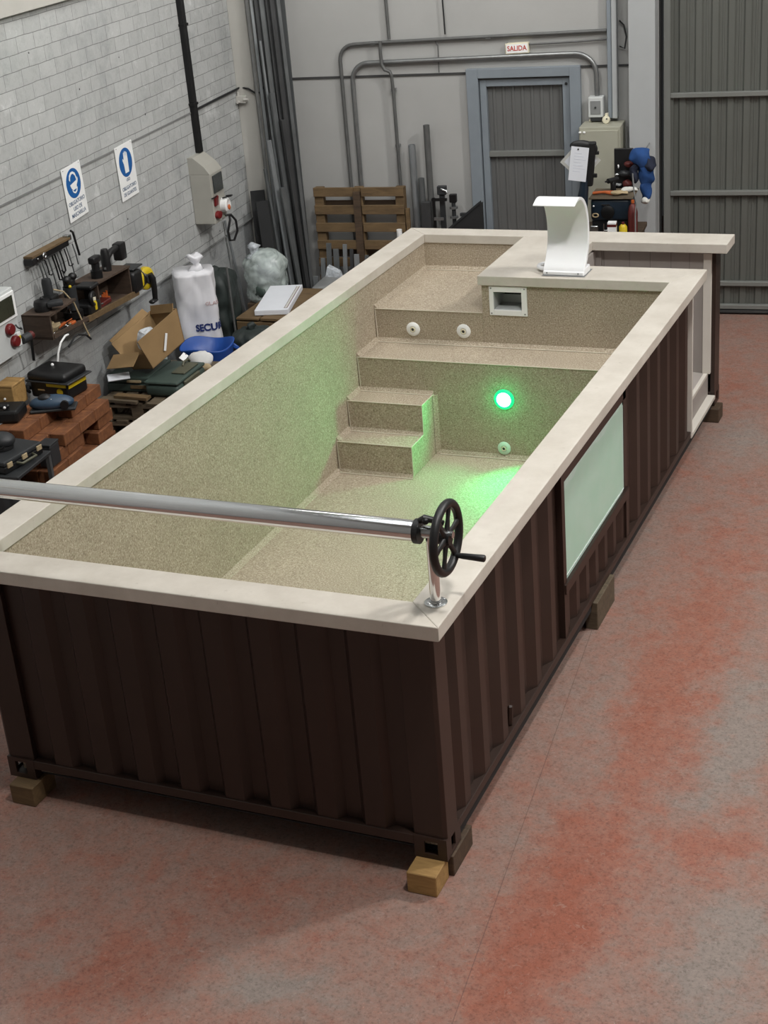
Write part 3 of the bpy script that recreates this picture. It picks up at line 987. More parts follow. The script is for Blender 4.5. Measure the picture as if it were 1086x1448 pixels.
# knob router on the right top board, angle drill and circular saw
t = tool('palm_router', 'black palm router with a winged knob on the far part of the shelf top', 'power tool', .15, .93, 1.372)
MB().cyl((0, 0, 0), (0, 0, .075), .046).build('router_base', 'blackm', t, smooth=True)
MB().cyl((0, 0, .075), (0, 0, .13), .032).build('router_neck', 'black', t, smooth=True)
MB().box((-.03, -.06, .13), (.03, .06, .185), bev=.014, seg=3).build('knob', 'black', t, smooth=True)
t = tool('angle_drill', 'black cordless angle drill standing by the far end of the shelf top', 'power tool', .12, 1.16, 1.362)
MB().lathe([(.036, 0), (.038, .06), (.034, .16), (.026, .185), (0, .188)], seg=18).build('battery', 'black', t, smooth=True)
MB().tube([(.0, .02, .1), (.0, .09, .135), (0, .18, .14), (0, .24, .135)], [.024, .026, .027, .024], 12).build('arm', 'black', t, smooth=True)
MB().box((-.04, .2, .03), (.04, .3, .17), bev=.014, seg=2).build('gear_head', 'black', t, smooth=True)
MB().box((-.005, -.037, .03), (.012, -.035, .05)).build('badge', 'grey', t)
t = tool('circular_saw', 'circular saw with bright yellow guard hanging off the far end of the shelf', 'power tool', .2, 1.5, 1.0)
MB().box((-.1, -.16, .12), (.05, .0, .3), bev=.03, seg=3).build('motor', 'black', t, smooth=True)
MB().cyl((-.02, .0, .2), (-.02, .05, .195), .09, seg=28).build('silver_band', 'steel', t, smooth=True)
MB().lathe([(0, 0), (.085, 0), (.095, .015), (.093, .05), (.075, .065), (.045, .067), (0, .055)], (.0, .075, .19), (.8, -.15, 0), seg=36).build('guard', 'yellow', t, smooth=True)
MB().cyl((.055, .065, .19), (.075, .062, .19), .04, seg=24).build('hub', 'charcoal', t, smooth=True)
MB().tube([(.08, .06, .23), (.095, .07, .19), (.095, .075, .09), (.09, .075, .02)], [.022, .027, .024, .022], 12).build('handle', 'black', t, smooth=True)
MB().box((.06, .0, -.01), (.11, .1, .022), bev=.012).build('handle_foot', 'black', t)
MB().box((-.12, -.12, .305), (.03, .06, .318), bev=.005).build('base_plate', 'charcoal', t)
MB().cyl((-.02, -.15, .12), (.0, -.14, .13), .03).build('lever', 'black', t)

# =================================================================== LEFT CLUTTER
# pallets stacked under cases
def pallet(loc, L=1.0, W=.7, label='', rz=0., mat='woodgrey', group=None):
    t = thing('timber_pallet', label, 'pallet', loc, rz, group=group)
    for i in range(5):
        x = -W / 2 + i * (W - .1) / 4
        MB().box((x, -L / 2, .122), (x + .1, L / 2, .144), bev=.003).build('deck_board', mat, t)
    for y in (-L / 2, -.05, L / 2 - .1):
        MB().box((-W / 2, y, .1), (W / 2, y + .1, .121)).build('stringer_board', mat, t)
        MB().box((-W / 2, y, 0), (W / 2, y + .1, .022)).build('base_board', mat, t)
        for x in (-W / 2, -.05, W / 2 - .1):
            MB().box((x, y, .023), (x + .1, y + .1, .099)).build('block', mat, t)
    return t


for k, lb in enumerate(['dark timber pallet lying on the floor by the left wall, lowest of its stack', 'dark timber pallet in the middle of the stack by the left wall', 'top timber pallet of the stack carrying the green tool cases']):
    pallet((-2.52, 4.96 + .02 * k, .145 * k), 1.0, .66, lb, 0)
t = thing('tool_case', 'flat grey green tool case under the open cardboard box', 'case', (-2.69, 4.95, .436))
MB().box((-.19, -.22, 0), (.19, .22, .07), bev=.014, seg=2).build('case_base', 'green', t)
MB().box((-.19, -.22, .073), (.19, .22, .13), bev=.014, seg=2).build('case_lid', 'green', t)
MB().box((.02, -.232, .03), (.16, -.218, .06), bev=.004).build('case_handle', 'woodold', t)
MB().box((.0, -.236, .085), (.12, -.22, .1)).build('latch', 'tan', t)
t = thing('tool_case', 'rounded dark green tool case, front one on the pallet stack', 'case', (-2.36, 4.87, .436), -.05)
MB().box((-.13, -.24, 0), (.17, .26, .1), bev=.035, seg=4).build('case_base', 'green', t, smooth=True)
MB().box((-.13, -.24, .102), (.17, .26, .13), bev=.014, seg=2).build('case_lid', 'green', t)
MB().box((.165, -.14, .02), (.19, .12, .11), bev=.008).build('side_pocket', 'olivecase', t)
MB().box((.02, -.05, .13), (.14, .2, .145), bev=.006).build('lid_pad', 'olivecase', t)
MB().tube([(.05, .1, .145), (.05, .12, .17), (.05, .2, .17), (.05, .22, .145)], .01).build('case_handle', 'olivecase', t, smooth=True)
for k, (a, b_, lb) in enumerate([((-2.84, 4.50, .436), .34, 'loose grey plank end in front of the green cases'), ((-2.72, 4.52, .46), .3, 'pale brown batten lying on the plank before the green cases')]):
    single(MB().box((0, 0, 0), (b_, .07, .022)), 'plank', 'woodgrey' if k == 0 else 'woodold', lb, 'plank', a, rot=(0, 0, -.1))

# open cardboard box
t = thing('cardboard_box', 'open brown cardboard box tipped over the grey green case, full of plastic film', 'box', (-2.50, 4.96, .668), rot=(Matrix.Rotation(math.radians(-24), 3, Vector((-.47, .88, 0))) @ Matrix.Rotation(math.radians(-28), 3, 'Z')).to_euler())
w_, d_, h_ = .155, .185, .205
for a, b2 in (((-w_, -d_, 0), (w_, d_, .006)), ((-w_, -d_, 0), (-w_ + .005, d_, h_ + .08)), ((w_ - .005, -d_, 0), (w_, d_, h_)), ((-w_, -d_, 0), (w_, -d_ + .005, h_)), ((-w_, d_ - .005, 0), (w_, d_, h_ + .08))):
    pass
bx = MB()
bx.box((-w_, -d_, 0), (w_, d_, .006)).box((-w_, -d_, 0), (-w_ + .006, d_, h_ + .06)).box((w_ - .006, -d_, 0), (w_, d_, h_ + .06)).box((-w_, -d_, 0), (w_, -d_ + .006, h_ - .06)).box((-w_, d_ - .006, 0), (w_, d_, h_ + .06))
bx.map(lambda p: (p.x * (1 + .25 * p.z / h_), p.y * (1 + .18 * p.z / h_) + .12 * p.z, p.z))
bx.build('box_body', 'card', t)
MB().box((0, -.17, 0), (.006, .17, .07)).build('box_flap', 'card', t, loc=(.0, .23, .25), rot=(0, .6, 1.57))
MB().box((0, -.2, 0), (.006, .2, .07)).build('box_flap', 'card', t, loc=(-.2, .03, .24), rot=(.1, -.7, -.1))
MB().box((-.15, 0, 0), (.15, .006, .14)).build('box_flap', 'card', t, loc=(-.04, -.21, .17), rot=(1.9, .1, .2))
MB().box((0, -.07, -.011), (.0015, .07, .011)).build('box_label', 'white', t, loc=(.188, .02, .11), rot=(.9, .165, 0))
g = MB().sphere((0, 0, .13), (.085, .11, .08), u=26, v=18)
rough_up(g, .045, 15, 3.)
g2 = single(g, 'bubble_wrap', 'bubble', 'crumpled clear plastic wrap inside the open cardboard box', 'plastic wrap', (-2.555, 4.93, .675), smooth=True)
single(rough_up(MB().box((-.09, -.07, 0), (.09, .07, .012), bev=.003), .012, 14), 'packing_sheet', 'paper', 'white packing sheet poking out in front of the cardboard box', 'sheet', (-2.74, 4.69, .572), .5)
single(rough_up(MB().sphere((0, 0, .06), (.07, .1, .07), u=22, v=14), .05, 14, 6.), 'plastic_bag', 'film', 'small clear plastic bag between cardboard box and wall bag', 'bag', (-2.69, 5.36, .465), smooth=True)
t = thing('paper_tag', 'small white tag lying behind the green cases', 'tag', (-2.50, 5.40, .50), rot=(.5, .6, 0))
MB().box((-.025, -.035, 0), (.025, .035, .003)).build('tag_card', 'white', t)
MB().cyl((0, .03, .003), (0, .03, .004), .005).build('eyelet', 'grey', t)
t = thing('cable_coil', 'small coil of dark cable on the pallet behind the green case', 'cable', (-2.5, 5.25, .445))
for q in range(3):
    MB().torus((.01 * q, 0, .015 + .014 * q), .06, .009, (0, .05 * q, 1), 28, 8).build('coil_turn', 'charcoal', t, smooth=True)

# bricks
BL, BWd, BH = .225, .112, .088
bz = .87 - BH * 1
pal2 = pallet((-2.52, 3.38, 0), .92, .6, 'dark pallet under the stack of clay bricks', 0, 'wooddark')
bricks = []
for lay, z in enumerate([.87 - BH * (k + 1) - .002 * k for k in range(8)]):
    front = [-2.395, -2.31, -2.33, -2.31, -2.33, -2.31, -2.33, -2.31][lay]
    for row in range(3):
        for k in range(4):
            y1 = 3.77 - (BL + .006) * k + (.0 if lay == 0 else -.06 if lay % 2 else 0.)
            x1 = front - row * (BWd + .005)
            bricks.append((lay, row, k, x1, y1, z))
labels_used = 0
names_l = ['top', 'second', 'third', 'fourth', 'fifth', 'sixth', 'seventh', 'lowest']
names_k = ['far end', 'second from the far end', 'third from the far end', 'near end']
names_r = ['front', 'middle', 'back']
proto = None
for lay, row, k, x1, y1, z in bricks:
    if lay == 0 and row == 0 and k > 1:
        continue
    if lay == 0 and row == 0 and k == 1:
        pass
    if lay in (2, 3) and row == 0 and k == 1:
        continue
    if lay == 1 and row == 0 and k == 3:
        continue
    if lay > 3 and row > 0:       # wholly hidden: keep the outer ring only where it carries
        if k in (1, 2):
            continue
    if proto is None:
        mb = MB().box((-BWd, -BL, 0), (0, 0, BH), bev=.004)
        proto = mb.build('clay_brick', 'brickred')
        o = proto
    else:
        o = proto.copy()
        COL.objects.link(o)
    o.location = RW(x1, y1, z)
    o.rotation_euler = (0, 0, TH + random.uniform(-.006, .006))
    tag(o, 'clay brick, %s course, %s row, at the %s' % (names_l[lay], names_r[row], names_k[k]), 'brick', 'clay bricks stacked by the left wall')

# black & yellow charger case on the bricks
t = thing('charger_case', 'black battery charger case with yellow stripe on top of the bricks', 'case', (-2.6, 3.56, .87), rz=math.radians(-8))
MB().box((-.17, -.12, 0), (.16, .12, .13), bev=.02, seg=2).build('case_body', 'black', t)
MB().box((-.17, -.15, .132), (.17, .13, .2), bev=.03, seg=3).build('case_lid', 'black', t, smooth=True)
MB().box((-.18, -.155, .128), (.2, .14, .142), bev=.006).build('lid_rim', 'charcoal', t)
MB().box((.161, -.11, .085), (.166, .1, .125)).build('stripe', 'yellow', t)
MB().box((-.02, -.124, .095), (.15, -.119, .125)).build('stripe', 'yellow', t)
MB().box((-.1, -.123, .06), (-.04, -.119, .072)).build('badge', 'steel', t)
MB().cyl((.09, -.119, .06), (.09, -.124, .06), .026, seg=20).build('logo_disc', 'yellow', t)
MB().sphere((-.05, .02, .207), .012).build('button', 'white', t)
# blue planer / black tools in front of it
t = thing('electric_planer', 'blue electric planer lying on the bricks before the black case', 'power tool', (-2.50, 3.25, .873), rz=math.radians(20))
MB().sphere((0, 0, .05), (.16, .075, .055)).build('housing', 'toolblue', t, smooth=True)
MB().box((-.15, -.07, .0), (.17, .07, .02), bev=.006).build('sole', 'charcoal', t)
MB().sphere((-.04, -.01, .09), (.05, .04, .03)).build('knob', 'black', t, smooth=True)
MB().cyl((.1, -.06, .05), (.1, -.085, .05), .03).build('motor_cap', 'black', t, smooth=True)
MB().sphere((.01, -.045, .085), .008).build('screw', 'steel', t)
t = thing('black_jigsaw', 'black jigsaw tool lying between the blue planer and the grey disc', 'power tool', (-2.73, 3.06, .873), rz=.2)
MB().box((-.1, -.12, .0), (.1, .1, .09), bev=.02, seg=2).build('housing', 'black', t)
MB().box((-.14, -.1, .1), (.04, -.06, .13), rot=(0, 0, .1), bev=.01).build('handle', 'black', t)
MB().box((-.13, -.09, .08), (-.1, -.06, .12)).box((.0, -.09, .08), (.03, -.06, .12)).build('handle_post', 'black', t)
MB().sphere((.02, -.12, .12), .01).build('button', 'white', t)
t = thing('grinder_head', 'grey round grinder head at the left edge on the bricks', 'power tool', (-2.80, 2.88, .945), rot=(.5, .2, 0))
MB().lathe([(0, 0), (.06, 0), (.065, .03), (.05, .05), (.03, .055), (.03, .08), (0, .08)]).build('disc_guard', 'grey', t, smooth=True)
MB().torus((0, 0, .055), .035, .008).build('collar', 'steel', t, smooth=True)
MB().cyl((0, 0, .05), (0, 0, .1), .02).build('spindle', 'charcoal', t, smooth=True)
t = thing('wooden_box', 'small varnished wooden box at the left edge behind the tools', 'box', (-2.86, 3.33, .87))
MB().box((-.07, -.09, 0), (.07, .09, .15), bev=.004).build('box_body', 'wood', t)
MB().box((-.073, -.093, .15), (.073, .093, .168), bev=.004).build('box_lid', 'wood', t)
MB().sphere((.0, -.095, .07), .009).build('knob', 'white', t)
t = thing('tool_cable', 'black cable lying between the wooden box and the black case', 'cable', (-2.86, 3.46, .88))
MB().tube([(0, -.02, .02), (.03, .0, .05), (.05, .03, .02), (.02, .06, .03), (.0, .1, .03)], .011).build('cord', 'rubber', t, smooth=True)
MB().box((-.03, .1, .01), (.02, .16, .05), rot=(.2, .2, .2), bev=.008).build('plug', 'charcoal', t)
single(MB().box((-.02, -.03, 0), (.02, .03, .012), bev=.004), 'rubber_pad', 'charcoal', 'small dark pad lying on the top brick beside the blue planer', 'pad', (-2.44, 3.4, .871), .3)

# trolley with the black case
t = thing('trolley', 'grey metal trolley at the left edge carrying the black case', 'trolley', (-2.5, 2.63, 0))
MB().box((-.3, -.3, .74), (.22, .15, .765), bev=.004).build('trolley_top', 'charcoal', t)
for x, y in ((-.28, -.28), (.2, -.28), (-.28, .13), (.2, .13)):
    MB().box((x - .014, y - .014, 0), (x + .014, y + .014, .74)).build('leg', 'bar', t)
MB().box((-.29, -.29, .28), (.21, .14, .3)).build('trolley_shelf', 'charcoal', t)
t = thing('tool_case', 'black hinged tool case with brass clasps on the trolley at the left edge', 'case', (-2.56, 2.585, .767), rz=math.radians(-10))
MB().box((-.25, -.2, 0), (.22, .19, .05), bev=.01, seg=2).build('case_base', 'black', t)
MB().box((-.25, -.2, .052), (.22, .19, .085), bev=.01, seg=2).build('case_lid', 'charcoal', t)
MB().tube([(.22, -.08, .04), (.26, -.07, .035), (.26, .07, .035), (.22, .08, .04)], .009).build('case_handle', 'olivecase', t, smooth=True)
for y in (-.15, .0, .15):
    MB().box((.215, y - .025, .035), (.228, y + .025, .07), bev=.003).build('clasp', 'tan', t)
t = thing('palm_sander', 'grey palm sander resting on the black case at the left edge', 'power tool', (-2.52, 2.58, .853))
MB().sphere((0, 0, .06), (.1, .08, .055)).build('housing', 'charcoal', t, smooth=True)
MB().lathe([(0, 0), (.075, 0), (.078, .02), (.07, .035), (0, .036)]).build('pad', 'black', t, smooth=True)
MB().torus((.03, -.06, .05), .022, .008, (.3, -1, .3)).build('dust_port', 'black', t, smooth=True)
t = thing('battery_box', 'small dark grey box on the bricks corner beside the black case', 'box', (-2.37, 2.895, .613))
MB().box((-.05, -.062, 0), (.05, .062, .15), bev=.006).build('box_body', 'charcoal', t)
MB().box((-.052, -.064, .15), (.052, .064, .165), bev=.003).build('box_lid', 'charcoal', t)
t = thing('suitcase', 'dark grey suitcase leaning under the trolley at the left edge', 'suitcase', (-2.62, 2.58, .303), rz=-.05)
MB().box((-.1, -.2, 0), (.2, .08, .3), bev=.03, seg=3).build('case_body', 'charcoal', t, smooth=True)
MB().tube([(.2, -.06, .2), (.23, -.05, .2), (.23, .05, .2), (.2, .06, .2)], .01).build('case_handle', 'black', t, smooth=True)


# sacks ------------------------------------------------------------------
def sack_fn(a, b, H, wr, seed, e=.55, top=.25):
    """surface point of a standing sack: angle u, height v in 0..1"""
    def f(u, v):
        c, s = math.cos(u), math.sin(u)
        r = (abs(c / a) ** (2 / e) + abs(s / b) ** (2 / e)) ** (-e / 2)
        k = 1.
        if v > 1 - top * .35:
            q = (v - (1 - top * .35)) / (top * .35)
            k = math.sqrt(max(0, 1 - q * q)) * .9 + .1 * (1 - q)
        if v < .06:
            k *= .88 + .12 * v / .06
        k *= 1 + .05 * math.sin(3.1 * v + seed)
        p = Vector((r * c * k, r * s * k, v * H))
        n = noise.noise(Vector((c * 2.2 + seed, s * 2.2, v * 5.))) + .5 * noise.noise(Vector((c * 5 + seed, s * 5, v * 9.)))
        p += Vector((c, s, 0)) * n * wr
        return p
    return f


def sack(f, nu=56, nv=40):
    mb = MB()
    rows = [[mb.bm.verts.new(f(2 * PI * i / nu, j / nv)) for i in range(nu)] for j in range(nv)]
    for j in range(nv - 1):
        for i in range(nu):
            mb.bm.faces.new((rows[j][i], rows[j][(i + 1) % nu], rows[j + 1][(i + 1) % nu], rows[j + 1][i]))
    mb.bm.faces.new(rows[0][::-1])
    mb.bm.faces.new(rows[-1])
    return mb


VA = math.radians(-64.6)
t = thing('plastic_sack', 'tall full white plastic sack with blue lettering against the left wall', 'sack', (-2.66, 6.12, 0))
f = sack_fn(.182, .176, 1.06, .022, 2., .38, .07)
R0 = math.radians(25)
rz = Matrix.Rotation(R0, 3, 'Z')
sack(f).map(lambda p: rz @ p).build('sack_body', 'bagwhite', t, smooth=True, angle=180)
kn = MB().lathe([(.07, 0), (.035, .03), (.02, .055), (.04, .085), (.062, .115), (.05, .135), (.01, .12)], (.03, .02, 1.03), seg=24)
rough_up(kn, .03, 22, 4).build('sack_knot', 'bagwhite', t, smooth=True, angle=180)


def onbag(zc, u0):
    def fn(p):
        u = VA - R0 + u0 + p.x / .19
        q = f(u, (zc + p.y) / 1.06)
        q = rz @ q
        d = Vector((q.x, q.y, 0)).normalized()
        return q + d * (.006 + p.z)
    return fn


text('sack_text', 'SECURIT', .085, 'printblue', t, (0, 0, 0), bold=.003, align='LEFT', sx=.9, fn=onbag(.56, -.2))
text('sack_text', 'GLASS', .045, 'faintred', t, (0, 0, 0), bold=.0, align='LEFT', sx=.9, fn=onbag(.77, .38))

# blue tub
t = thing('blue_tub', 'blue flexible tub standing in front of the white sack', 'tub', (-2.45, 5.77, .0), rz=.5)
tb = MB()
prof = [(.15, 0), (.195, .25), (.232, .47), (.24, .49), (.226, .49), (.19, .26), (.14, .02)]
tb.lathe(prof, seg=36, sc=(1, .9))
tb.map(lambda p: (p.x, p.y, p.z + .016 * (p.z / .4) * math.cos(3 * math.atan2(p.y, p.x))))
tb.build('tub_body', 'blue', t, smooth=True, angle=180)
MB().tube([(.215, -.05, .45), (.265, -.03, .41), (.265, .03, .41), (.215, .05, .45)], .012).build('tub_handle', 'blue', t, smooth=True)
cl = MB().sphere((0, 0, .05), (.1, .11, .06), u=28, v=18)
single(rough_up(cl, .05, 9, 2), 'white_rag', 'cloth', 'white cloth bundle between the green case and the blue tub', 'cloth', (-2.30, 5.33, .47), smooth=True)
cl = MB().sphere((0, 0, .03), (.05, .04, .04), u=20, v=12)
single(rough_up(cl, .03, 12, 5), 'brown_rag', 'tan', 'brown glove lying at the front of the white cloth', 'glove', (-2.22, 5.185, .455), smooth=True)
single(MB().tube([(0, 0, .44), (.0, .18, .5), (.0, .32, .46)], [.05, .06, .05], 14), 'rolled_mat', 'charcoal', 'dark rolled mat leaning between wall and blue tub', 'roll', (-2.74, 5.48, .04), smooth=True)

# dark sacks and clear bag
t = thing('rubbish_sack', 'dark green black rubbish sack beside the white sack', 'sack', (-2.715, 6.70, 0))
sack(sack_fn(.17, .2, .88, .03, 7., .7, .35)).build('sack_body', 'blackbag', t, smooth=True, angle=180)
rough_up(MB().lathe([(.06, 0), (.03, .03), (.045, .06), (.02, .08)], (0, 0, .82), seg=16), .02, 24).build('sack_knot', 'blackbag', t, smooth=True, angle=180)
t = thing('rubbish_sack', 'low dark rubbish sack in front, next to the pool edge', 'sack', (-2.21, 6.20, 0))
sack(sack_fn(.155, .2, .5, .04, 3., .7, .4)).build('sack_body', 'blackbag', t, smooth=True, angle=180)
rough_up(MB().lathe([(.05, 0), (.03, .03), (.04, .05), (.02, .07)], (0, 0, .47), seg=16), .02, 24).build('sack_knot', 'blackbag', t, smooth=True, angle=180)
single(MB().cyl((0, 0, 0), (-.03, .03, .93), .011, seg=8), 'thin_rod', 'oldpipe', 'thin grey rod standing in front of the dark rubbish sack', 'rod', (-2.505, 6.53, 0))
single(MB().cyl((0, 0, 0), (-.085, -.1, 1.1), .013, seg=8), 'thin_rod', 'barl', 'thin pale rod leaning on the wall behind the clear bag', 'rod', (-2.84, 7.62, 0.0))
t = thing('clear_sack', 'tied clear plastic sack full of film lying behind the paper block', 'sack', (-2.60, 7.60, .312))
ff = sack_fn(.2, .17, .5, .022, 11., .8, .9)
sack(ff).build('sack_body', 'film', t, smooth=True, angle=180)
rough_up(MB().sphere((0, 0, .24), (.13, .11, .16), u=26, v=18), .05, 7, 4).build('sack_filling', 'bubble', t, smooth=True, angle=180)
rough_up(MB().lathe([(.08, 0), (.03, .04), (.05, .08), (.06, .11), (.02, .12)], (-.08, -.05, .43), seg=18), .03, 18).build('sack_knot', 'bubble', t, smooth=True, angle=180)
rough_up(MB().sphere((.0, -.12, .1), (.1, .06, .07), u=18, v=12), .03, 12).build('sack_filling', 'green', t, smooth=True)

single(MB().box((-.17, -.14, 0), (.17, .14, .308), bev=.004), 'low_crate', 'wooddark', 'dark box hidden behind the paper block, carrying the clear sack', 'crate', (-2.6, 7.6, 0))
# timber crate with the paper block
t = thing('timber_crate', 'brown timber crate carrying the white paper block', 'crate', (-2.22, 7.02, 0), rz=math.radians(-4))
for k in range(4):
    MB().box((-.24, -.5, .11 * k + .01), (.24, .42, .11 * k + .105), bev=.004).build('crate_board', 'woodold' if k > 1 else 'wooddark', t)
MB().box((-.24, -.5, .45), (-.02, .42, .47), bev=.003).build('crate_lid', 'woodold', t)
MB().box((.0, -.5, .45), (.22, .42, .475), bev=.003).build('crate_lid', 'woodold', t)
t = thing('paper_block', 'white slab wrapped in paper with a red edge line on the timber crate', 'slab', (-2.25, 7.0, .477), rz=math.radians(10))
MB().box((-.15, -.4, 0), (.16, .36, .05), bev=.004).build('slab_body', 'paper', t)
MB().box((.115, -.36, .0502), (.145, .3, .052)).build('edge_line', 'darkred', t)
MB().box((.12, -.355, .0521), (.14, .295, .0535)).build('edge_strip', 'paperg', t)
single(rough_up(MB().box((-.09, -.16, 0), (.09, .16, .1), bev=.02, seg=3), .03, 12), 'wrapped_bundle', 'grey', 'grey plastic wrapped bundle by the pool edge right of the paper block', 'bundle', (-2.02, 7.65, .375), smooth=True)
single(MB().prism([(-.1, 0), (.1, 0), (.06, .14), (-.05, .2)], -.05, .05, 'y'), 'wrapped_bundle', 'bubble', 'film covered wedge standing against the short bars', 'bundle', (-2.02, 7.895, .36), rot=(0, 0, .1))
single(MB().box((-.2, -.19, 0), (.16, .24, .355), bev=.004), 'low_crate', 'wooddark', 'low dark crate under the wrapped bundles', 'crate', (-1.98, 7.7, 0))

# long bars in the corner
corner = [
    # base x,y ; top x,y,z ; width, depth, mat, label
    ((-2.68, 8.10), (-2.745, 8.195, 3.5), .03, .03, 'oldpipe', 'long painted bar touching the pilaster'),
    ((-2.625, 8.10), (-2.70, 8.195, 3.35), .03, .03, 'barl', 'bright long square bar in the far left corner, nearest the pilaster'),
    ((-2.575, 8.10), (-2.655, 8.2, 3.5), .04, .03, 'bard', 'long dark flat bar close behind the bright corner bar'),
    ((-2.51, 8.10), (-2.60, 8.2, 3.4), .05, .03, 'bar', 'long flat grey bar leaning in the corner between two dark ones'),
    ((-2.45, 8.10), (-2.546, 8.2, 3.3), .035, .03, 'bard', 'long dark square bar leaning in the corner between two grey ones'),
    ((-2.395, 8.10), (-2.495, 8.2, 3.5), .06, .03, 'bard', 'widest long dark bar in front of the corner steel column'),
    ((-2.335, 8.10), (-2.44, 8.2, 3.4), .035, .03, 'bar', 'long grey bar in front of the corner steel column, right of the widest'),
    ((-2.50, 8.03), (-2.62, 8.13, 2.62), .02, .02, 'barl', 'thin bright rod leaning on the long bars in the corner'),
    ((-2.42, 8.01), (-2.545, 8.095, 2.15), .05, .03, 'bar', 'grey channel bar leaning before the long corner bars'),
    ((-2.335, 8.01), (-2.46, 8.085, 1.9), .045, .03, 'bard', 'dark flat bar leaning before the long corner bars'),
    ((-2.46, 7.94), (-2.60, 8.03, 1.72), .05, .02, 'barl', 'pale flat bar leaning right of the dark boards'),
    ((-2.36, 7.91), (-2.50, 7.985, 1.28), .05, .025, 'bar', 'shorter grey bar leaning at the foot of the corner column'),
    ((-2.55, 7.945), (-2.67, 8.035, 1.45), .03, .03, 'bar', 'grey square bar standing right beside the dark boards'),
]
for (bx_, by_), (tx, ty, tz), w, d, m_, lb in corner:
    b0 = Vector((bx_, by_, 0))
    v = Vector((tx, ty, tz)) - b0
    L_ = v.length
    q = v.to_track_quat('Z', 'Y')
    single(MB().box((-w / 2, -d / 2, 0), (w / 2, d / 2, L_), bev=.002), 'steel_bar', m_, lb, 'bar', (bx_, by_, .02), rot=q.to_euler(), group='bars leaning in the far left corner')
for (bx_, by_), (tx, ty, tz), w, lb in [((-2.70, 7.86), (-2.83, 8.16, 1.22), .14, 'broad black board leaning in the far left corner below the pilaster'), ((-2.60, 7.80), (-2.72, 7.975, 1.16), .12, 'second narrower black board leaning behind the clear sack')]:
    b0 = Vector((bx_, by_, 0))
    v = Vector((tx, ty, tz)) - b0
    single(MB().box((-w / 2, -.012, 0), (w / 2, .012, v.length), bev=.002), 'black_board', 'rubber', lb, 'board', (bx_, by_, .012), rot=v.to_track_quat('Z', 'Y').to_euler())

# upright pallet
t = thing('upright_pallet', 'brown timber pallet standing on edge against the back wall', 'pallet', (-1.81, 8.175, 0), rot=(math.radians(-2), 0, 0))
for k in range(7):
    z = 1.155 - .171 * k
    MB().box((-.455, -.022, z), (-.05 + .0, 0, z + .088), bev=.003).box((.03, -.022, z), (.455, 0, z + .088), bev=.003).build('slat', 'woodold', t)
for x in (-.455, -.055, .365):
    MB().box((x, .001, 0.0), (x + .09, .075, 1.24), bev=.003).build('stringer', 'woodold', t)
for z in (.1, .55, 1.0):
    MB().box((-.44, .077, z), (.44, .095, z + .1)).build('back_board', 'wooddark', t)
MB().box((-.05, -.03, .02), (.02, -.0, 1.2)).build('centre_board', 'wooddark', t)
# short bars in front of the pallet
for k, (x, h, w, m_, lb) in enumerate([(-2.19, .59, .045, 'barl', 'short pale flat bar at the left before the pallet'), (-2.11, .74, .05, 'bar', 'second short bar from the left before the pallet'), (-2.035, .68, .055, 'bar', 'broad short grey bar third from the left before the pallet'), (-1.955, .73, .04, 'barl', 'tall pale short bar fourth from the left before the pallet'), (-1.885, .66, .035, 'bard', 'dark short bar with pointed top, fifth before the pallet'), (-1.82, .635, .05, 'barl', 'sixth short bar before the pallet, pale and flat'), (-1.74, .62, .04, 'bar', 'last short grey bar on the right before the pallet'), (-2.26, .42, .05, 'barl', 'lowest pale bar end by the foot of the corner bars')]):
    mb = MB().box((-w / 2, -.01, 0), (w / 2, .01, h + (.02 if k == 4 else 0)), bev=.002)
    single(mb, 'short_bar', m_, lb, 'bar', (x, 7.99 - .02 * (k % 2), 0), rot=(math.radians(-8), 0, math.radians((k % 3 - 1) * 6)), group='short bars before the pallet')
single(MB().box((-.018, -.02, 0), (.018, .02, 1.04), bev=.002), 'wooden_post', 'woodold', 'brown wooden post right beside the upright pallet', 'post', (-1.325, 8.2, 0))
single(MB().cyl((0, 0, 0), (0, 0, .9), .026, seg=16), 'white_tube', 'white', 'short white tube standing at the far left corner of the pool', 'tube', (-1.345, 7.95, 0))
for k, (x, y, h, r, m_, lb, sq) in enumerate([(-1.27, 8.3, 1.62, .034, 'barl', 'pale round tube standing on the back wall, left of three', 0), (-1.19, 8.27, 1.31, .03, 'bar', 'shorter grey tube standing between two taller tubes', 0), (-1.115, 8.3, 1.8, .03, 'oldpipe', 'tallest grey tube leaning on the back wall left of the door', 0), (-1.14, 8.2, 1.1, .045, 'bard', 'low broad dark channel before the tallest tube', 1)]):
    mb = MB()
    if sq:
        mb.box((-r, -.02, 0), (r, .02, h), bev=.003)
    else:
        mb.lathe([(r, 0), (r, h), (r * .8, h), (r * .8, h - .1)], seg=20)
    single(mb, 'steel_tube', m_, lb, 'tube', (x, y, 0), smooth=not sq, group=None)
t = thing('bar_clamp', 'tallest black bar clamp with bright top standing left of the door', 'clamp', (-1.0, 8.285, 0))
MB().box((-.025, -.012, 0), (.025, .012, 1.2)).build('clamp_bar', 'charcoal', t)
MB().tube([(-.0, -.02, 1.21), (.02, -.03, 1.2), (.05, -.03, 1.19), (.06, -.03, 1.165)], .012).build('clamp_jaw', 'steel', t, smooth=True)
MB().box((-.04, -.03, 1.15), (.05, .015, 1.235), bev=.006).build('clamp_head', 'charcoal', t)
t = thing('bar_clamp', 'black bar clamp on the left with its arm sticking out', 'clamp', (-1.07, 8.235, 0))
MB().box((-.012, -.01, 0), (.012, .01, 1.13)).build('clamp_bar', 'blackm', t)
MB().box((-.02, -.015, 1.1), (.13, .012, 1.125)).build('clamp_arm', 'blackm', t)
MB().box((.0, -.03, .92), (.09, -.01, .945)).build('clamp_slide', 'galv', t)
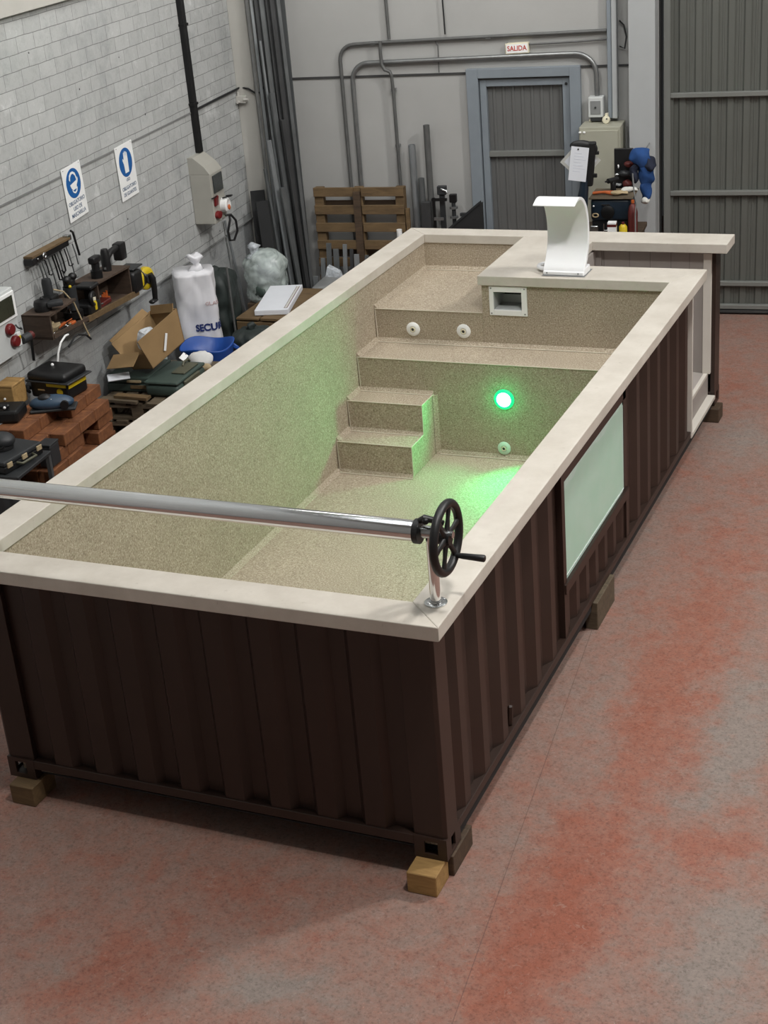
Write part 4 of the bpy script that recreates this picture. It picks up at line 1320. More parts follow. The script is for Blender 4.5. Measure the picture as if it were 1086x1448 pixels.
t = thing('bar_clamp', 'dark screw clamp on the right of the clamps by the door', 'clamp', (-.885, 8.26, 0))
MB().cyl((0, 0, 0), (0, 0, 1.1), .02, seg=12).build('clamp_bar', 'charcoal', t, smooth=True)
MB().box((-.035, -.025, 1.08), (.035, .02, 1.16), bev=.006).build('clamp_head', 'blackm', t)
for z in (.93, 1.02):
    MB().cyl((0, 0, z), (0, 0, z + .02), .04, seg=14).build('collar', 'galv', t, smooth=True)
t = thing('sloped_panel', 'black sheet with sloping top leaning at the foot of the door frame', 'sheet', (-.60, 8.17, 0))
MB().prism([(-.42, 0), (0.02, 0), (0.02, 1.10), (-.02, 1.10), (-.42, .78)], -.02, .02, 'y').build('sheet_body', 'rubber', t)
MB().box((-.46, -.03, .77), (-.0, .03, .79), rot=(0, 0, 0)).map(lambda p: (p.x, p.y, p.z + (p.x + .42) * .8 - .012)).build('sheet_rim', 'charcoal', t)
MB().box((-.2, -.015, .97), (-.13, .02, 1.0)).build('rim_lug', 'charcoal', t)

# =================================================================== RIGHT CLUTTER
t = thing('workbench', 'dark workbench behind the bar counter carrying the navy machine', 'workbench', (.5, 7.1, 0))
MB().box((-.05, 0, .96), (.5, .75, 1.0), bev=.004).build('bench_top', 'wooddark', t)
for x, y in ((-.02, .04), (.45, .04), (-.02, .7), (.45, .7)):
    MB().box((x - .03, y - .03, 0), (x + .03, y + .03, .96)).build('leg', 'blackm', t)
MB().box((0, .05, .3), (.45, .7, .33)).build('bench_shelf', 'wooddark', t)
t = thing('machine_cabinet', 'dark navy machine with a tool tray on top behind the white fountain', 'machine', (.575, 7.4, 1.0))
MB().box((0, 0, .12), (.35, .33, .315), bev=.03, seg=3).build('machine_housing', 'navy', t, smooth=True)
MB().box((.01, .02, 0), (.33, .3, .12)).build('machine_base', 'blackm', t)
MB().box((-.01, -.02, .315), (.37, .34, .326), bev=.003).build('tool_tray', 'woodgrey', t)
MB().box((.1, -.012, .262), (.17, 0, .27)).build('name_plate', 'steel', t)
MB().lathe([(0, 0), (.06, 0), (.058, .012), (.04, .02), (0, .02)], (.15, .0, .2), (0, -1, 0)).build('dial', 'blackm', t, smooth=True)
MB().torus((.045, -.012, .175), .016, .005, (0, -1, 0), sc=(1.5, 1, 1)).build('pull_ring', 'tan', t)
MB().sphere((.03, -.01, .255), .008).build('screw', 'white', t)
MB().box((.0, -.03, .03), (.07, .02, .085), bev=.006).build('vise_block', 'steel', t)
MB().cyl((.12, -.04, .03), (.12, -.04, .11), .006).cyl((.12, -.04, .05), (.18, -.04, .05), .005).build('crank', 'steel', t)
t = thing('parts_rack', 'black rack board hung with red and dark tools behind the machine', 'rack', (.715, 7.84, .88))
MB().box((0, 0, .121), (.165, .03, .77), bev=.003).build('rack_board', 'black', t)
for k, (x, z, m_, r) in enumerate([(.14, .64, 'darkred', (.05, .035, .03)), (.1, .56, 'charcoal', (.055, .04, .03)), (.03, .55, 'steel', (.022, .015, .014)), (.12, .47, 'darkred', (.045, .04, .035)), (.04, .46, 'grey', (.03, .02, .014)), (.14, .4, 'darkred', (.035, .035, .05)), (.04, .62, 'white', (.009, .008, .015)), (.07, .38, 'toolblue', (.03, .03, .045))]):
    rough_up(MB().sphere((x, -.03, z), r), .008, 40, k).build('hung_tool', m_, t, smooth=True)
# small tools on the tray
for k, (x, y, m_, nm, lb, r) in enumerate([(.66, 7.5, 'orange', 'pliers', 'orange handled pliers on the tray of the navy machine', 0), (.8, 7.48, 'tan', 'work_glove', 'tan work glove on the tray of the navy machine', 1), (.87, 7.6, 'paperg', 'work_glove', 'pale grey work glove at the right on the machine tray', 1), (.74, 7.62, 'black', 'hand_drill', 'small black drill standing on the machine tray', 2)]):
    mb = MB()
    if r == 0:
        mb.tube([(-.08, 0, .012), (-.02, .0, .02), (.03, .02, .02), (.09, .05, .012)], .011).tube([(-.08, .02, .012), (-.02, .012, .02), (.03, .0, .02), (.1, -.03, .012)], .011)
    elif r == 1:
        mb.sphere((0, 0, .022), (.06, .035, .022), u=20, v=12)
        for q in range(4):
            mb.tube([(.04, -.02 + .013 * q, .02), (.085, -.025 + .018 * q, .016)], .008)
        rough_up(mb, .008, 30, k)
    else:
        mb.box((-.02, -.02, 0), (.02, .02, .1), bev=.006).cyl((-.06, 0, .1), (.05, 0, .1), .022).cyl((-.09, 0, .1), (-.06, 0, .1), .008)
    single(mb, nm, m_, lb, 'glove' if r == 1 else 'tool', (x, y, 1.328), rz=.3 * k, smooth=True)
# stand with papers
t = thing('clipboard_stand', 'black adjustable stand holding a white sheet behind the fountain', 'stand', (.52, 7.34, 0))
MB().box((-.06, -.08, 1.001), (.06, .05, 1.012), bev=.004).build('stand_foot', 'blackm', t)
MB().cyl((-.01, 0, 1.012), (.0, 0, 1.2), .035, seg=16).build('stand_pole', 'blackm', t, smooth=True)
MB().tube([(-.01, 0, 1.18), (-.005, .0, 1.3), (.015, 0, 1.42), (.02, 0, 1.5)], [.045, .05, .04, .035], 14).build('joint_arm', 'navy', t, smooth=True)
MB().box((.0, -.02, 1.44), (.09, .03, 1.82), bev=.014, seg=2).map(lambda p: (p.x + (p.z - 1.44) * .1, p.y, p.z)).build('stand_back', 'black', t)
MB().sphere((.0, .0, 1.79), (.1, .03, .045)).build('stand_head', 'black', t, smooth=True)
MB().torus((.08, 0, 1.76), .045, .014, (0, 1, 0)).build('head_ring', 'black', t, smooth=True)
MB().box((.07, -.01, 1.71), (.15, .01, 1.74), bev=.004).box((.06, -.01, 1.515), (.13, .01, 1.55), bev=.004).build('bracket', 'black', t)
t = thing('printed_sheet', 'white printed sheet clipped upright to the black stand', 'paper', (.5, 7.30, 1.64), rot=(0, math.radians(7), 0))
MB().box((-.076, 0, -.145), (.076, .003, .145)).build('sheet_paper', 'paper', t)
for k in range(7):
    MB().box((-.045, -.001, .09 - .026 * k), (.02 + .02 * ((k * 7) % 3), .0, .093 - .026 * k)).build('print_line', 'lines', t)
MB().cyl((-.015, -.004, .125), (-.015, 0, .125), .007).build('pin', 'black', t)
t = thing('paper_card', 'white card turned on its corner behind the upright sheet', 'paper', (.5, 7.388, 1.645), rot=(0, math.radians(43), 0))
MB().box((-.125, 0, -.125), (.125, .003, .125)).build('card_paper', 'paperg', t)
MB().box((-.1, -.001, -.1), (.1, .0, .1)).build('card_inner', 'paper', t)
# jacket & cap hung on the column
t = thing('work_jacket', 'blue work jacket hung on the grey column', 'jacket', (.975, 7.745, 1.26))
jb = MB().sphere((-.01, 0, .33), (.1, .07, .08), u=26, v=18).sphere((.03, 0, .2), (.07, .055, .14), u=26, v=18).sphere((.03, 0, .07), (.055, .045, .13), u=26, v=18)
rough_up(jb, .035, 11, 2).build('jacket_cloth', 'jacket', t, smooth=True, angle=180)
rough_up(MB().sphere((.07, -.025, .27), (.05, .05, .065), u=22, v=16), .03, 16).build('jacket_hood', 'navycloth', t, smooth=True, angle=180)
rough_up(MB().sphere((-.06, .0, .2), (.04, .04, .08), u=22, v=16), .03, 14, 5).build('jacket_lining', 'navycloth', t, smooth=True, angle=180)
rough_up(MB().sphere((.03, -.01, -.045), (.045, .04, .03), u=18, v=12), .015, 20).build('jacket_cuff', 'paperg', t, smooth=True)
MB().cyl((0, .05, .36), (0, .45, .36), .006).build('hook', 'steel', t)
single(MB().tube([(0, 0, .55), (.01, 0, .4), (.03, .0, .3), (.02, 0, .2), (.02, 0, .0)], .006), 'pale_hose', 'grey', 'pale hose hanging between the navy machine and the blue jacket', 'hose', (.955, 7.32, 1.0))
t = thing('spray_can', 'yellow can standing right on the workbench', 'can', (.885, 7.22, 1.0))
MB().lathe([(0, 0), (.035, 0), (.035, .12), (.02, .14), (0, .142)], seg=20).build('can_body', 'yellow', t, smooth=True)
MB().cyl((0, 0, .142), (0, 0, .16), .012).build('can_cap', 'darkred', t)
t = thing('red_canister', 'dark red canister behind the yellow can at the bench end', 'canister', (.945, 7.38, 1.0))
MB().lathe([(0, 0), (.04, 0), (.042, .2), (.03, .26), (.012, .28), (0, .285)], seg=20).build('canister_body', 'darkred', t, smooth=True)
MB().cyl((0, 0, .285), (0, 0, .31), .014).build('canister_valve', 'orange', t)
t = thing('carton', 'small white carton with a red stripe behind the bar counter', 'carton', (.805, 7.14, 1.0))
MB().box((-.036, -.03, 0), (.036, .03, .185), bev=.002).build('carton_body', 'white', t)
MB().box((-.037, -.031, .145), (.037, .031, .168)).build('carton_stripe', 'darkred', t)

# =================================================================== THE CONTAINER POOL
tz = lambda x: .0226 * (x + 1.31) / 2.62          # the coping sits a little higher on the right


def tilt(mb):
    return mb.map(lambda p: (p.x, p.y, p.z + tz(p.x)))


pool = thing('container_pool', 'brown shipping container turned into a swimming pool with pale coping', 'pool', (0, 0, 0), hall=False)
ZT = 1.392
# coping slabs, mitred
o_, i_ = 1.309, 1.119
slabs = [
    [(-o_, -.132), (o_, -.132), (i_, .058), (-i_, .058)],
    [(-o_, -.131), (-i_, .059), (-i_, 5.872), (-o_, 6.062)],
    [(o_, -.131), (o_, 5.128), (i_, 4.796), (i_, .059)],
    [(-.284, 4.795), (i_ - .001, 4.795), (o_ - .001, 5.129), (.298, 5.129), (.298, 5.768), (-.284, 5.872)],
    [(-o_, 6.063), (-i_, 5.874), (-.284, 5.874), (.298, 5.769), (1.318, 5.769), (1.318, 6.063)],
]
for s_ in slabs:
    tilt(MB().prism(s_, ZT - .07, ZT)).build('coping_slab', 'coping', pool, bevel=.004)

# basin: walls and floor
ZW = ZT - .0705
ZF = .135
bs = MB()
bs.box((-1.165, .05, .118), (1.165, 5.92, ZF))
bs.box((-1.165, .05, ZF), (-1.13, 5.92, ZW))
bs.box((-1.13, .05, ZF), (1.13, .068, ZW))
bs.box((-1.13, 5.885, ZF), (.33, 5.92, ZW))
bs.box((1.13, .05, ZF), (1.165, 1.93, ZW)).box((1.13, 3.27, ZF), (1.165, 5.05, ZW)).box((1.13, 1.93, ZF), (1.165, 3.27, .5)).box((1.13, 1.93, 1.2), (1.165, 3.27, ZW))
# worn cove strips at the foot of walls and risers
cv = .03
for (x0, y0, x1, y1, z, side) in [(-1.13, .068, -1.13, 3.96, ZF, 'L')]:
    bs.prism([(x0 - .004, z - .004), (x0 + cv, z - .004), (x0 + cv, z + .0005), (x0 + .001, z + cv), (x0 - .004, z + cv)], y0, y1, 'y')
for (x0, x1, y, z) in [(-.535, 1.13, 4.44, ZF), (-1.13, 1.13, 4.82, .852), (-1.13, -.27, 5.885, 1.105), (-1.13, -.535, 4.44, .595), (-1.13, -.535, 4.21, .37), (-1.13, -.535, 3.97, ZF)]:
    bs.prism([(y, z), (y - cv, z), (y, z + cv)], x0, x1, 'x')
for (y0, y1, x, z) in [(4.82, 5.885, -1.13, 1.105), (4.44, 4.82, -1.13, .852), (4.21, 4.44, -1.13, .595), (3.97, 4.21, -1.13, .37)]:
    bs.prism([(x, z), (x + cv, z), (x, z + cv)], y0, y1, 'y')
bs.prism([(-.535, 4.44), (-.535 + cv, 4.44), (-.535, 4.44 - cv)], ZF, .595, 'z')
tilt(bs).build('basin_shell', 'liner', pool)
tilt(MB().box((-1.13, 4.44, ZF), (1.13, 4.83, .852), bev=.004)).build('seat_ledge', 'liner', pool)
tilt(MB().box((-1.13, 4.82, ZF), (-.262, 5.885, 1.105), bev=.004)).build('lounge_ledge', 'liner', pool)
tilt(MB().box((-1.13, 4.205, ZF), (-.538, 4.445, .597), bev=.004)).build('pool_step', 'liner', pool)
tilt(MB().box((-1.13, 3.965, ZF), (-.538, 4.21, .371), bev=.004)).build('pool_step', 'liner', pool)
wl = lambda *pts: tilt(MB().tube(pts, .0045, 6)).build('worn_edge', 'edge', pool)
wl((-1.125, 4.4385, .8525), (1.125, 4.4385, .8525))
wl((-1.125, 4.8185, 1.1055), (-.27, 4.8185, 1.1055))
wl((-1.125, 4.2035, .5975), (-.5385, 4.2035, .5975))
wl((-1.125, 3.9635, .3715), (-.5385, 3.9635, .3715))
wl((-.5375, 4.2035, .375), (-.5375, 4.2035, .5975), (-.5375, 4.4385, .5975))
wl((-.5375, 3.9635, .14), (-.5375, 3.9635, .3715), (-.5375, 4.2035, .3715))
for y_, a_, b_ in ((4.4385, .6, .85), (4.8185, .855, 1.1), (4.2035, .375, .595), (3.9635, .14, .37)):
    wl((-1.118, y_, a_), (-1.124, y_, b_))
wl((-1.12, 4.79, .856), (1.12, 4.79, .856))
wl((-.50, 4.41, .139), (1.12, 4.41, .139))
wl((-1.12, 4.41, .600), (-.54, 4.41, .600))
wl((-1.12, 4.175, .374), (-.54, 4.175, .374))
wl((-1.12, 3.935, .139), (-.53, 3.935, .139))
wl((-1.12, 5.855, 1.108), (-.27, 5.855, 1.108))
# weir block under the island coping, with the skimmer mouth left open
wb = MB()
wb.box((-.262, 4.82, .3), (1.13, 4.85, 1.137)).box((-.262, 4.82, 1.274), (1.13, 4.85, ZW)).box((-.262, 4.82, 1.137), (-.173, 4.85, 1.274)).box((.043, 4.82, 1.137), (1.13, 4.85, 1.274))
wb.box((-.262, 4.85, .3), (-.232, 5.9, ZW))
tilt(wb).build('weir_wall', 'liner', pool)
# skimmer
sk = MB().box((-.204, 4.808, 1.096), (-.171, 4.8195, 1.315)).box((.041, 4.808, 1.096), (.083, 4.8195, 1.315)).box((-.171, 4.808, 1.096), (.041, 4.8195, 1.139)).box((-.171, 4.808, 1.272), (.041, 4.8195, 1.315))
skim = tilt(sk).build('skimmer', 'white', pool, bevel=.003)
th_ = MB()
th_.box((-.176, 4.82, 1.13), (-.171, 5.06, 1.275)).box((.041, 4.82, 1.13), (.046, 5.06, 1.275)).box((-.171, 4.82, 1.133), (.041, 5.06, 1.139)).box((-.171, 5.0, 1.139), (.041, 5.005, 1.2))
tilt(th_).build('skimmer_throat', 'panelw', skim)
tilt(MB().box((-.171, 4.85, 1.272), (.041, 5.06, 1.276)).box((-.171, 5.055, 1.139), (.041, 5.06, 1.272))).build('dark_throat_lining', 'rubber', skim)  # top and back of the throat, coloured dark
for x, z in ((-.188, 1.112), (.066, 1.112), (-.188, 1.3), (.066, 1.3)):
    tilt(MB().sphere((x, 4.807, z), (.006, .003, .006))).build('screw', 'grey', skim)


def nozzle(x, y, z, r, mat='white'):
    o = MB().lathe([(0, 0), (r, 0), (r, .006), (r * .82, .014), (r * .5, .016), (r * .42, .01), (0, .01)], (x, y, z), (0, -1, 0), seg=32).build('jet_nozzle', mat, pool, smooth=True)
    MB().torus((x, y - .014, z), r * .3, r * .1, (0, -1, 0), 24, 8).build('nozzle_eye', 'cream', o, smooth=True)
    MB().cyl((x, y - .0105, z), (x, y - .0115, z), r * .24, seg=16).build('nozzle_hole', 'joint', o)
    return o


nozzle(-.822, 4.82, .962, .054)
nozzle(-.419, 4.82, .968, .054)
nozzle(-.009, 4.44, .224, .05, 'ring')
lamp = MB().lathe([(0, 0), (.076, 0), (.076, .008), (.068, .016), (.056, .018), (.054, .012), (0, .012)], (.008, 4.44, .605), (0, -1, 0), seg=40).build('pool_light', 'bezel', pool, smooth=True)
MB().lathe([(0, 0), (.053, 0), (.045, .012), (.025, .018), (0, .02)], (.008, 4.428, .605), (0, -1, 0), seg=32).build('light_lens', 'glow', lamp, smooth=True)

# container steelwork ---------------------------------------------------
RT = .213
ZP = 1.32
# front corrugated panel
def corr(starts, pitch_crest, slope, crest, recess, a0, a1):
    L_ = [(a0, recess)]
    for s in starts:
        for a, b in ((s - slope, recess), (s, crest), (s + pitch_crest, crest), (s + pitch_crest + slope, recess)):
            if a0 < a < a1:
                L_.append((a, b))
    L_.append((a1, recess))
    return L_


st = [.072 + .2475 * k for k in range(-5, 4)]
fl = corr([s for s in st if -1.1 < s < 1.0], .102, .034, .008, .045, -1.06, 1.055)
# polyline in (x,y)
MB().sheet([(a, b) for a, b in fl], RT - .002, ZP, .003).build('front_panel', 'brown', pool)
MB().sheet([(a, 6.058 - b) for a, b in fl][::-1], RT - .002, ZP, .003).build('back_panel', 'brown', pool)
# side panels
ss = [.279 + .278 * k for k in range(6)]
sl = corr(ss, .072, .068, 1.213, 1.177, .15, 1.915)
MB().sheet([(b, a) for a, b in sl], RT - .002, ZP, .003).build('side_panel', 'brown', pool)
s2 = [3.52 + .272 * k for k in range(6)]
sl2 = corr(s2, .072, .066, 1.213, 1.177, 3.30, 5.05)
MB().sheet([(b, a) for a, b in sl2], RT - .002, ZP, .003).build('side_panel', 'brown', pool)
s3 = [.279 + .278 * k for k in range(20)]
sl3 = corr(s3, .072, .068, -1.213, -1.177, .15, 5.9)
MB().sheet([(b, a) for a, b in sl3][::-1], RT - .002, ZP, .003).build('side_panel', 'brown', pool)
# panel under the window
s4 = [1.98 + .2 * k for k in range(7)]
sl4 = corr(s4, .06, .05, 1.2, 1.172, 1.915, 3.30)
MB().sheet([(b, a) for a, b in sl4], RT - .002, .5, .003).build('window_apron', 'brown', pool)
# corner posts
for sx in (-1, 1):
    pp = [(1.055, .012), (1.20, .008), (1.219, .02), (1.219, .15), (1.17, .16), (1.06, .05)]
    MB().prism([(sx * a, b) for a, b in pp], RT - .002, ZP).build('corner_post', 'brown', pool, bevel=.003)
pb = [(1.186, 5.872), (1.219, 5.872), (1.219, 6.04), (1.20, 6.055), (1.07, 6.05), (1.07, 6.0), (1.186, 5.99)]
MB().prism(pb, RT - .002, ZP).build('corner_post', 'brown', pool, bevel=.003)
MB().prism([(-a, b) for a, b in pb], RT - .002, ZP).build('corner_post', 'brown', pool, bevel=.003)
# bottom rails
MB().box((-1.0565, .0, .162), (1.0565, .07, RT), bev=.002).build('bottom_rail', 'brown', pool)
MB().box((-1.0565, 5.99, .162), (1.0565, 6.058, RT), bev=.002).build('bottom_rail', 'brown', pool)
MB().box((1.145, .178, .163), (1.219, 5.05, RT), bev=.003).build('bottom_rail', 'brown', pool)
MB().box((-1.219, .178, .163), (-1.145, 5.88, RT), bev=.003).build('bottom_rail', 'brown', pool)
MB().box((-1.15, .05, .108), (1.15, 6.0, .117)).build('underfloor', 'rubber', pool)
MB().box((1.185, .178, .108), (1.208, 2.44, .155)).box((1.185, 2.84, .108), (1.208, 5.815, .155)).box((-1.208, .178, .108), (-1.185, 5.84, .155)).box((-1.0, .075, .1), (1.0, .1, .117)).build('dark_lower_strip', 'rubber', pool)  # black strips in the gap below the rails
# castings with holes
for sx in (-1, 1):
    for yb, sy in ((0, 1), (6.058, -1)):
        cc = MB()
        z0, z1 = .095, RT
        w, d = .162, .178
        def cb(a, b):
            xs = sorted((sx * (1.219 - a[0]), sx * (1.219 - b[0])))
            ys = sorted((yb + sy * a[1], yb + sy * b[1]))
            cc.box((xs[0], ys[0], a[2]), (xs[1], ys[1], b[2]))
        # outer front face ring (hole .05..), built as bars around the holes
        cb((0, 0, z0), (w, .012, z0 + .026)); cb((0, 0, z1 - .022), (w, .012, z1)); cb((0, 0, z0 + .026), (.045, .012, z1 - .022)); cb((.112, 0, z0 + .026), (w, .012, z1 - .022))
        cb((0, .012, z0), (.012, d, z0 + .026)); cb((0, .012, z1 - .022), (.012, d, z1)); cb((0, .012, z0 + .026), (.012, .06, z1 - .022)); cb((0, .11, z0 + .026), (.012, d, z1 - .022))
        cb((.012, .012, z0), (w, d, z0 + .012)); cb((.012, .012, z1 - .012), (w, d, z1)); cb((w - .012, .012, z0 + .012), (w, d, z1 - .012)); cb((.012, d - .012, z0 + .012), (w, d, z1 - .012))
        cst = cc.build('corner_casting', 'brown', pool)
        # inside of the casting left hollow
# window
wf = MB()
wf.box((1.172, 1.925, .485), (1.222, 3.29, .548), bev=.003)
wf.box((1.172, 1.925, 1.142), (1.205, 3.29, ZP))
wf.box((1.172, 1.915, RT), (1.212, 1.968, ZP))
wf.box((1.172, 3.228, .548), (1.205, 3.30, ZP))
win = wf.build('window_frame', 'brown', pool)
MB().box((1.172, 3.24, RT), (1.214, 3.30, .5)).build('frame_bracket', 'brown', pool)
MB().box((1.192, 1.968, .548), (1.202, 3.228, 1.142)).build('window_pane', 'glass', win)
sm = MB()
def strip(y0, z0, y1, z1, w0, w1, n=14, seed=1):
    rnd = random.Random(seed)
    pts = []
    for i in range(n + 1):
        f_ = i / n
        pts.append((y0 + (y1 - y0) * f_, z0 + (z1 - z0) * f_, w0 + (w1 - w0) * rnd.random()))
    dv = Vector((y1 - y0, z1 - z0)).normalized()
    nx, ny = -dv.y, dv.x
    A = [sm.bm.verts.new((1.2025, a, b)) for a, b, _ in pts]
    B = [sm.bm.verts.new((1.2025, a + nx * w, b + ny * w)) for a, b, w in pts]
    for i in range(n):
        sm.bm.faces.new((A[i], A[i + 1], B[i + 1], B[i]))
strip(3.226, 1.14, 1.97, 1.14, .012, .05, 18, 4)
strip(1.97, .55, 3.226, .55, .006, .014, 20, 5)
strip(3.226, .55, 3.226, 1.14, .01, .03, 16, 6)
sm.build('film_edge', 'smear', win)
MB().tube([(1.2045, 1.972, .575), (1.2045, 2.4, .572), (1.2045, 3.22, .566)], .0018, 5).build('edge_bead', 'white', win)
# bent tab on a corrugation near the front
MB().box((1.18, .985, RT), (1.21, 1.005, RT + .12), rot=(0, .06, .5), bev=.008).build('welded_tab', 'brown', pool)

# bar recess at the far end
rc = MB()
rc.box((.30, 5.862, .36), (1.135, 5.886, ZP))                      # back boards (seams below)
rc.box((.28, 5.13, .36), (.302, 5.886, ZP)).box((.302, 5.10, .36), (1.16, 5.125, ZP))
rc.box((.302, 5.125, .345), (1.165, 5.862, .372))
tilt_none = rc.build('recess_lining', 'recess', pool)
for x in (.36, .56, .72, .88, 1.02):
    MB().box((x, 5.8605, .372), (x + .003, 5.8625, ZP)).build('board_seam', 'seam', pool)
MB().box((.302, 5.845, .372), (.345, 5.861, ZP)).build('recess_stile', 'recess', pool)
MB().box((1.13, 5.84, .372), (1.19, 5.872, ZP), bev=.002).build('recess_stile', 'palebd', pool)
MB().box((1.145, 5.06, .19), (1.168, 5.872, .372)).build('recess_riser', 'recess', pool)
MB().box((1.14, 5.075, .35), (1.17, 5.872, .374)).build('recess_seat_edge', 'palebd', pool)
MB().box((1.145, 5.05, .16), (1.226, 5.872, .19), bev=.002).build('recess_sill', 'palebd', pool)
MB().box((1.165, 5.05, .19), (1.226, 5.072, ZP), bev=.002).build('recess_jamb', 'palebd', pool)
MB().box((1.165, 5.072, 1.26), (1.2, 5.13, ZP)).build('recess_head', 'palebd', pool)

# =================================================================== BLOCKS
def block(a, b, label, mat, grp='timber blocks under the container'):
    c = Vector(((a[0] + b[0]) / 2, (a[1] + b[1]) / 2, 0))
    single(MB().box(Vector(a) - c, Vector(b) - c, bev=.004), 'timber_block', mat, label, 'wood block', tuple(c), hall=False, group=grp)


block((1.06, -.122, -.02), (1.206, .035, .0935), 'pale sawn timber block under the nearest right corner of the container', 'wood')
block((1.09, .045, -.02), (1.228, .30, .0935), 'dark timber block just behind the pale one at the near right corner', 'wooddark')
block((-1.18, -.075, -.02), (-1.035, .12, .0945), 'timber block under the near left corner of the container', 'woodold')
block((1.168, 2.45, -.02), (1.243, 2.83, .1615), 'long timber block under the middle of the right side below the window', 'woodgrey')
block((1.10, 5.82, -.02), (1.266, 5.975, .0945), 'dark timber block under the far right corner of the container', 'wooddark')
block((-1.2, 5.85, -.02), (-1.05, 6.02, .0945), 'timber block under the far left corner of the container, behind it', 'wooddark')

# =================================================================== FOUNTAIN
CZ = ZT + tz(.35)
t = thing('waterfall_fountain', 'white curved waterfall spout standing on the pool coping', 'fountain', (.345, 4.95, CZ + .003), hall=False)
# outer profile (y,z) and inner one
outp = [(-.055, 0), (-.045, .03), (.012, .09), (.062, .18), (.076, .27), (.07, .36), (.045, .44), (.0, .505), (-.06, .55), (-.13, .575), (-.2, .573), (-.27, .548)]
inp = [(-.272, .540), (-.2, .556), (-.135, .555), (-.075, .528), (-.025, .483), (.012, .42), (.035, .35), (.04, .27), (.028, .19), (-.02, .11), (-.075, .045), (-.085, 0)]
def smooth_path(P, n=4):
    out = []
    for i in range(len(P) - 1):
        p0, p1, p2, p3 = P[max(i - 1, 0)], P[i], P[i + 1], P[min(i + 2, len(P) - 1)]
        for k in range(n):
            s = k / n
            out.append(tuple(.5 * (2 * p1[q] + (p2[q] - p0[q]) * s + (2 * p0[q] - 5 * p1[q] + 4 * p2[q] - p3[q]) * s * s + (3 * p1[q] - p0[q] - 3 * p2[q] + p3[q]) * s ** 3) for q in (0, 1)))
    out.append(P[-1])
    return out
bo, bi = smooth_path(outp), smooth_path(inp)[::-1]
fm = MB()
hw = .15
rowsL = []
n_ = len(bo)
for side in (-1, 1):
    A = [fm.bm.verts.new((side * hw, p[0], p[1])) for p in bo]
    B = [fm.bm.verts.new((side * hw, p[0], p[1])) for p in bi]
    rowsL.append((A, B))
for i in range(n_ - 1):
    (A0, B0), (A1, B1) = rowsL
    fm.bm.faces.new((A0[i], A0[i + 1], A1[i + 1], A1[i]))
    fm.bm.faces.new((B0[i], B1[i], B1[i + 1], B0[i + 1]))
    fm.bm.faces.new((A0[i], B0[i], B0[i + 1], A0[i + 1]))
    fm.bm.faces.new((A1[i], A1[i + 1], B1[i + 1], B1[i]))
(A0, B0), (A1, B1) = rowsL
fm.bm.faces.new((A0[0], A1[0], B1[0], B0[0]))
fm.bm.faces.new((A0[-1], B0[-1], B1[-1], A1[-1]))
fm.build('spout_blade', 'fount', t, smooth=True, bevel=.003, angle=30)
MB().box((-.15, -.095, 0), (.15, -.075, .03), bev=.006).build('base_flange', 'fount', t)
MB().box((.13, -.07, 0), (.155, .06, .05), bev=.008, seg=2).build('base_cheek', 'fount', t)
wing = MB()
wing.tube(arc((-.15, .06, .022), .075, 95, 265, 12, 'xy'), .016, 8)
wing.map(lambda p: (p.x, p.y, p.z + .0)).build('base_ring', 'fount', t, smooth=True)
for x in (-.12, .11):
    MB().cyl((x, -.097, .018), (x, -.094, .018), .006).build('screw', 'grey', t)
MB().box((-.155, -.11, -.0005), (.16, .1, .0004)).build('gasket', 'grey', t)

# =================================================================== COVER REEL
t = thing('cover_reel', 'polished steel pool cover reel with black hand wheel across the near end', 'reel', (1.222, .072, ZT + tz(1.222) + .0012), hall=False)
zax = 1.747 - (ZT + tz(1.222))
for sgn, x0 in ((1, 0.), (-1, -2.43)):
    dz = 0 if sgn == 1 else -.0205
    fl_ = MB().lathe([(0, 0), (.05, 0), (.05, .004), (.045, .007), (.028, .008), (.027, .013), (0, .013)], (x0, 0, dz), seg=36).build('post_flange', 'steel', t, smooth=True)
    for q in range(4):
        a = PI / 4 + q * PI / 2
        MB().sphere((x0 + .038 * math.cos(a), .038 * math.sin(a), dz + .008), (.006, .006, .003)).build('flange_screw', 'steel', fl_)
    MB().cyl((x0, 0, dz + .006), (x0, 0, dz + zax - .01), .024, seg=28).build('post', 'chrome', t, smooth=True)
    MB().cyl((x0 - .035, 0, dz + zax), (x0 + .035, 0, dz + zax), .028, seg=24).build('bearing', 'steel', t, smooth=True)
def ax(x):
    return zax + (-.0215) * (-x) / 2.43
MB().cyl((-2.39, 0, ax(-2.39)), (-.06, 0, ax(-.06)), .0455, seg=48).build('roller_tube', 'chrome', t, smooth=True)
MB().cyl((-.07, 0, ax(-.07)), (-.045, 0, ax(-.045)), .054, seg=36).build('tube_collar', 'black', t, smooth=True)
MB().cyl((-2.4, 0, ax(-2.4)), (-2.385, 0, ax(-2.385)), .054, seg=36).build('tube_collar', 'black', t, smooth=True)
MB().cyl((-.05, 0, zax), (.1, 0, zax), .016, seg=20).build('axle', 'steel', t, smooth=True)
MB().tube([(-.045, .0, zax + .05), (-.02, -.01, zax + .068), (.02, 0, zax + .058), (.06, 0, zax + .05)], [.014, .017, .014, .012], 10).build('brake_lever', 'black', t, smooth=True)
MB().sphere((-.012, -.02, zax + .06), .015).build('brake_knob', 'blackm', t, smooth=True)
XW = .068
wh = MB().torus((XW, 0, zax - .018), .148, .019, (1, 0, 0), 64, 14).build('hand_wheel', 'black', t, smooth=True)
MB().cyl((XW - .03, 0, zax - .018), (XW + .02, 0, zax - .018), .03, seg=24).build('wheel_hub', 'black', wh, smooth=True)
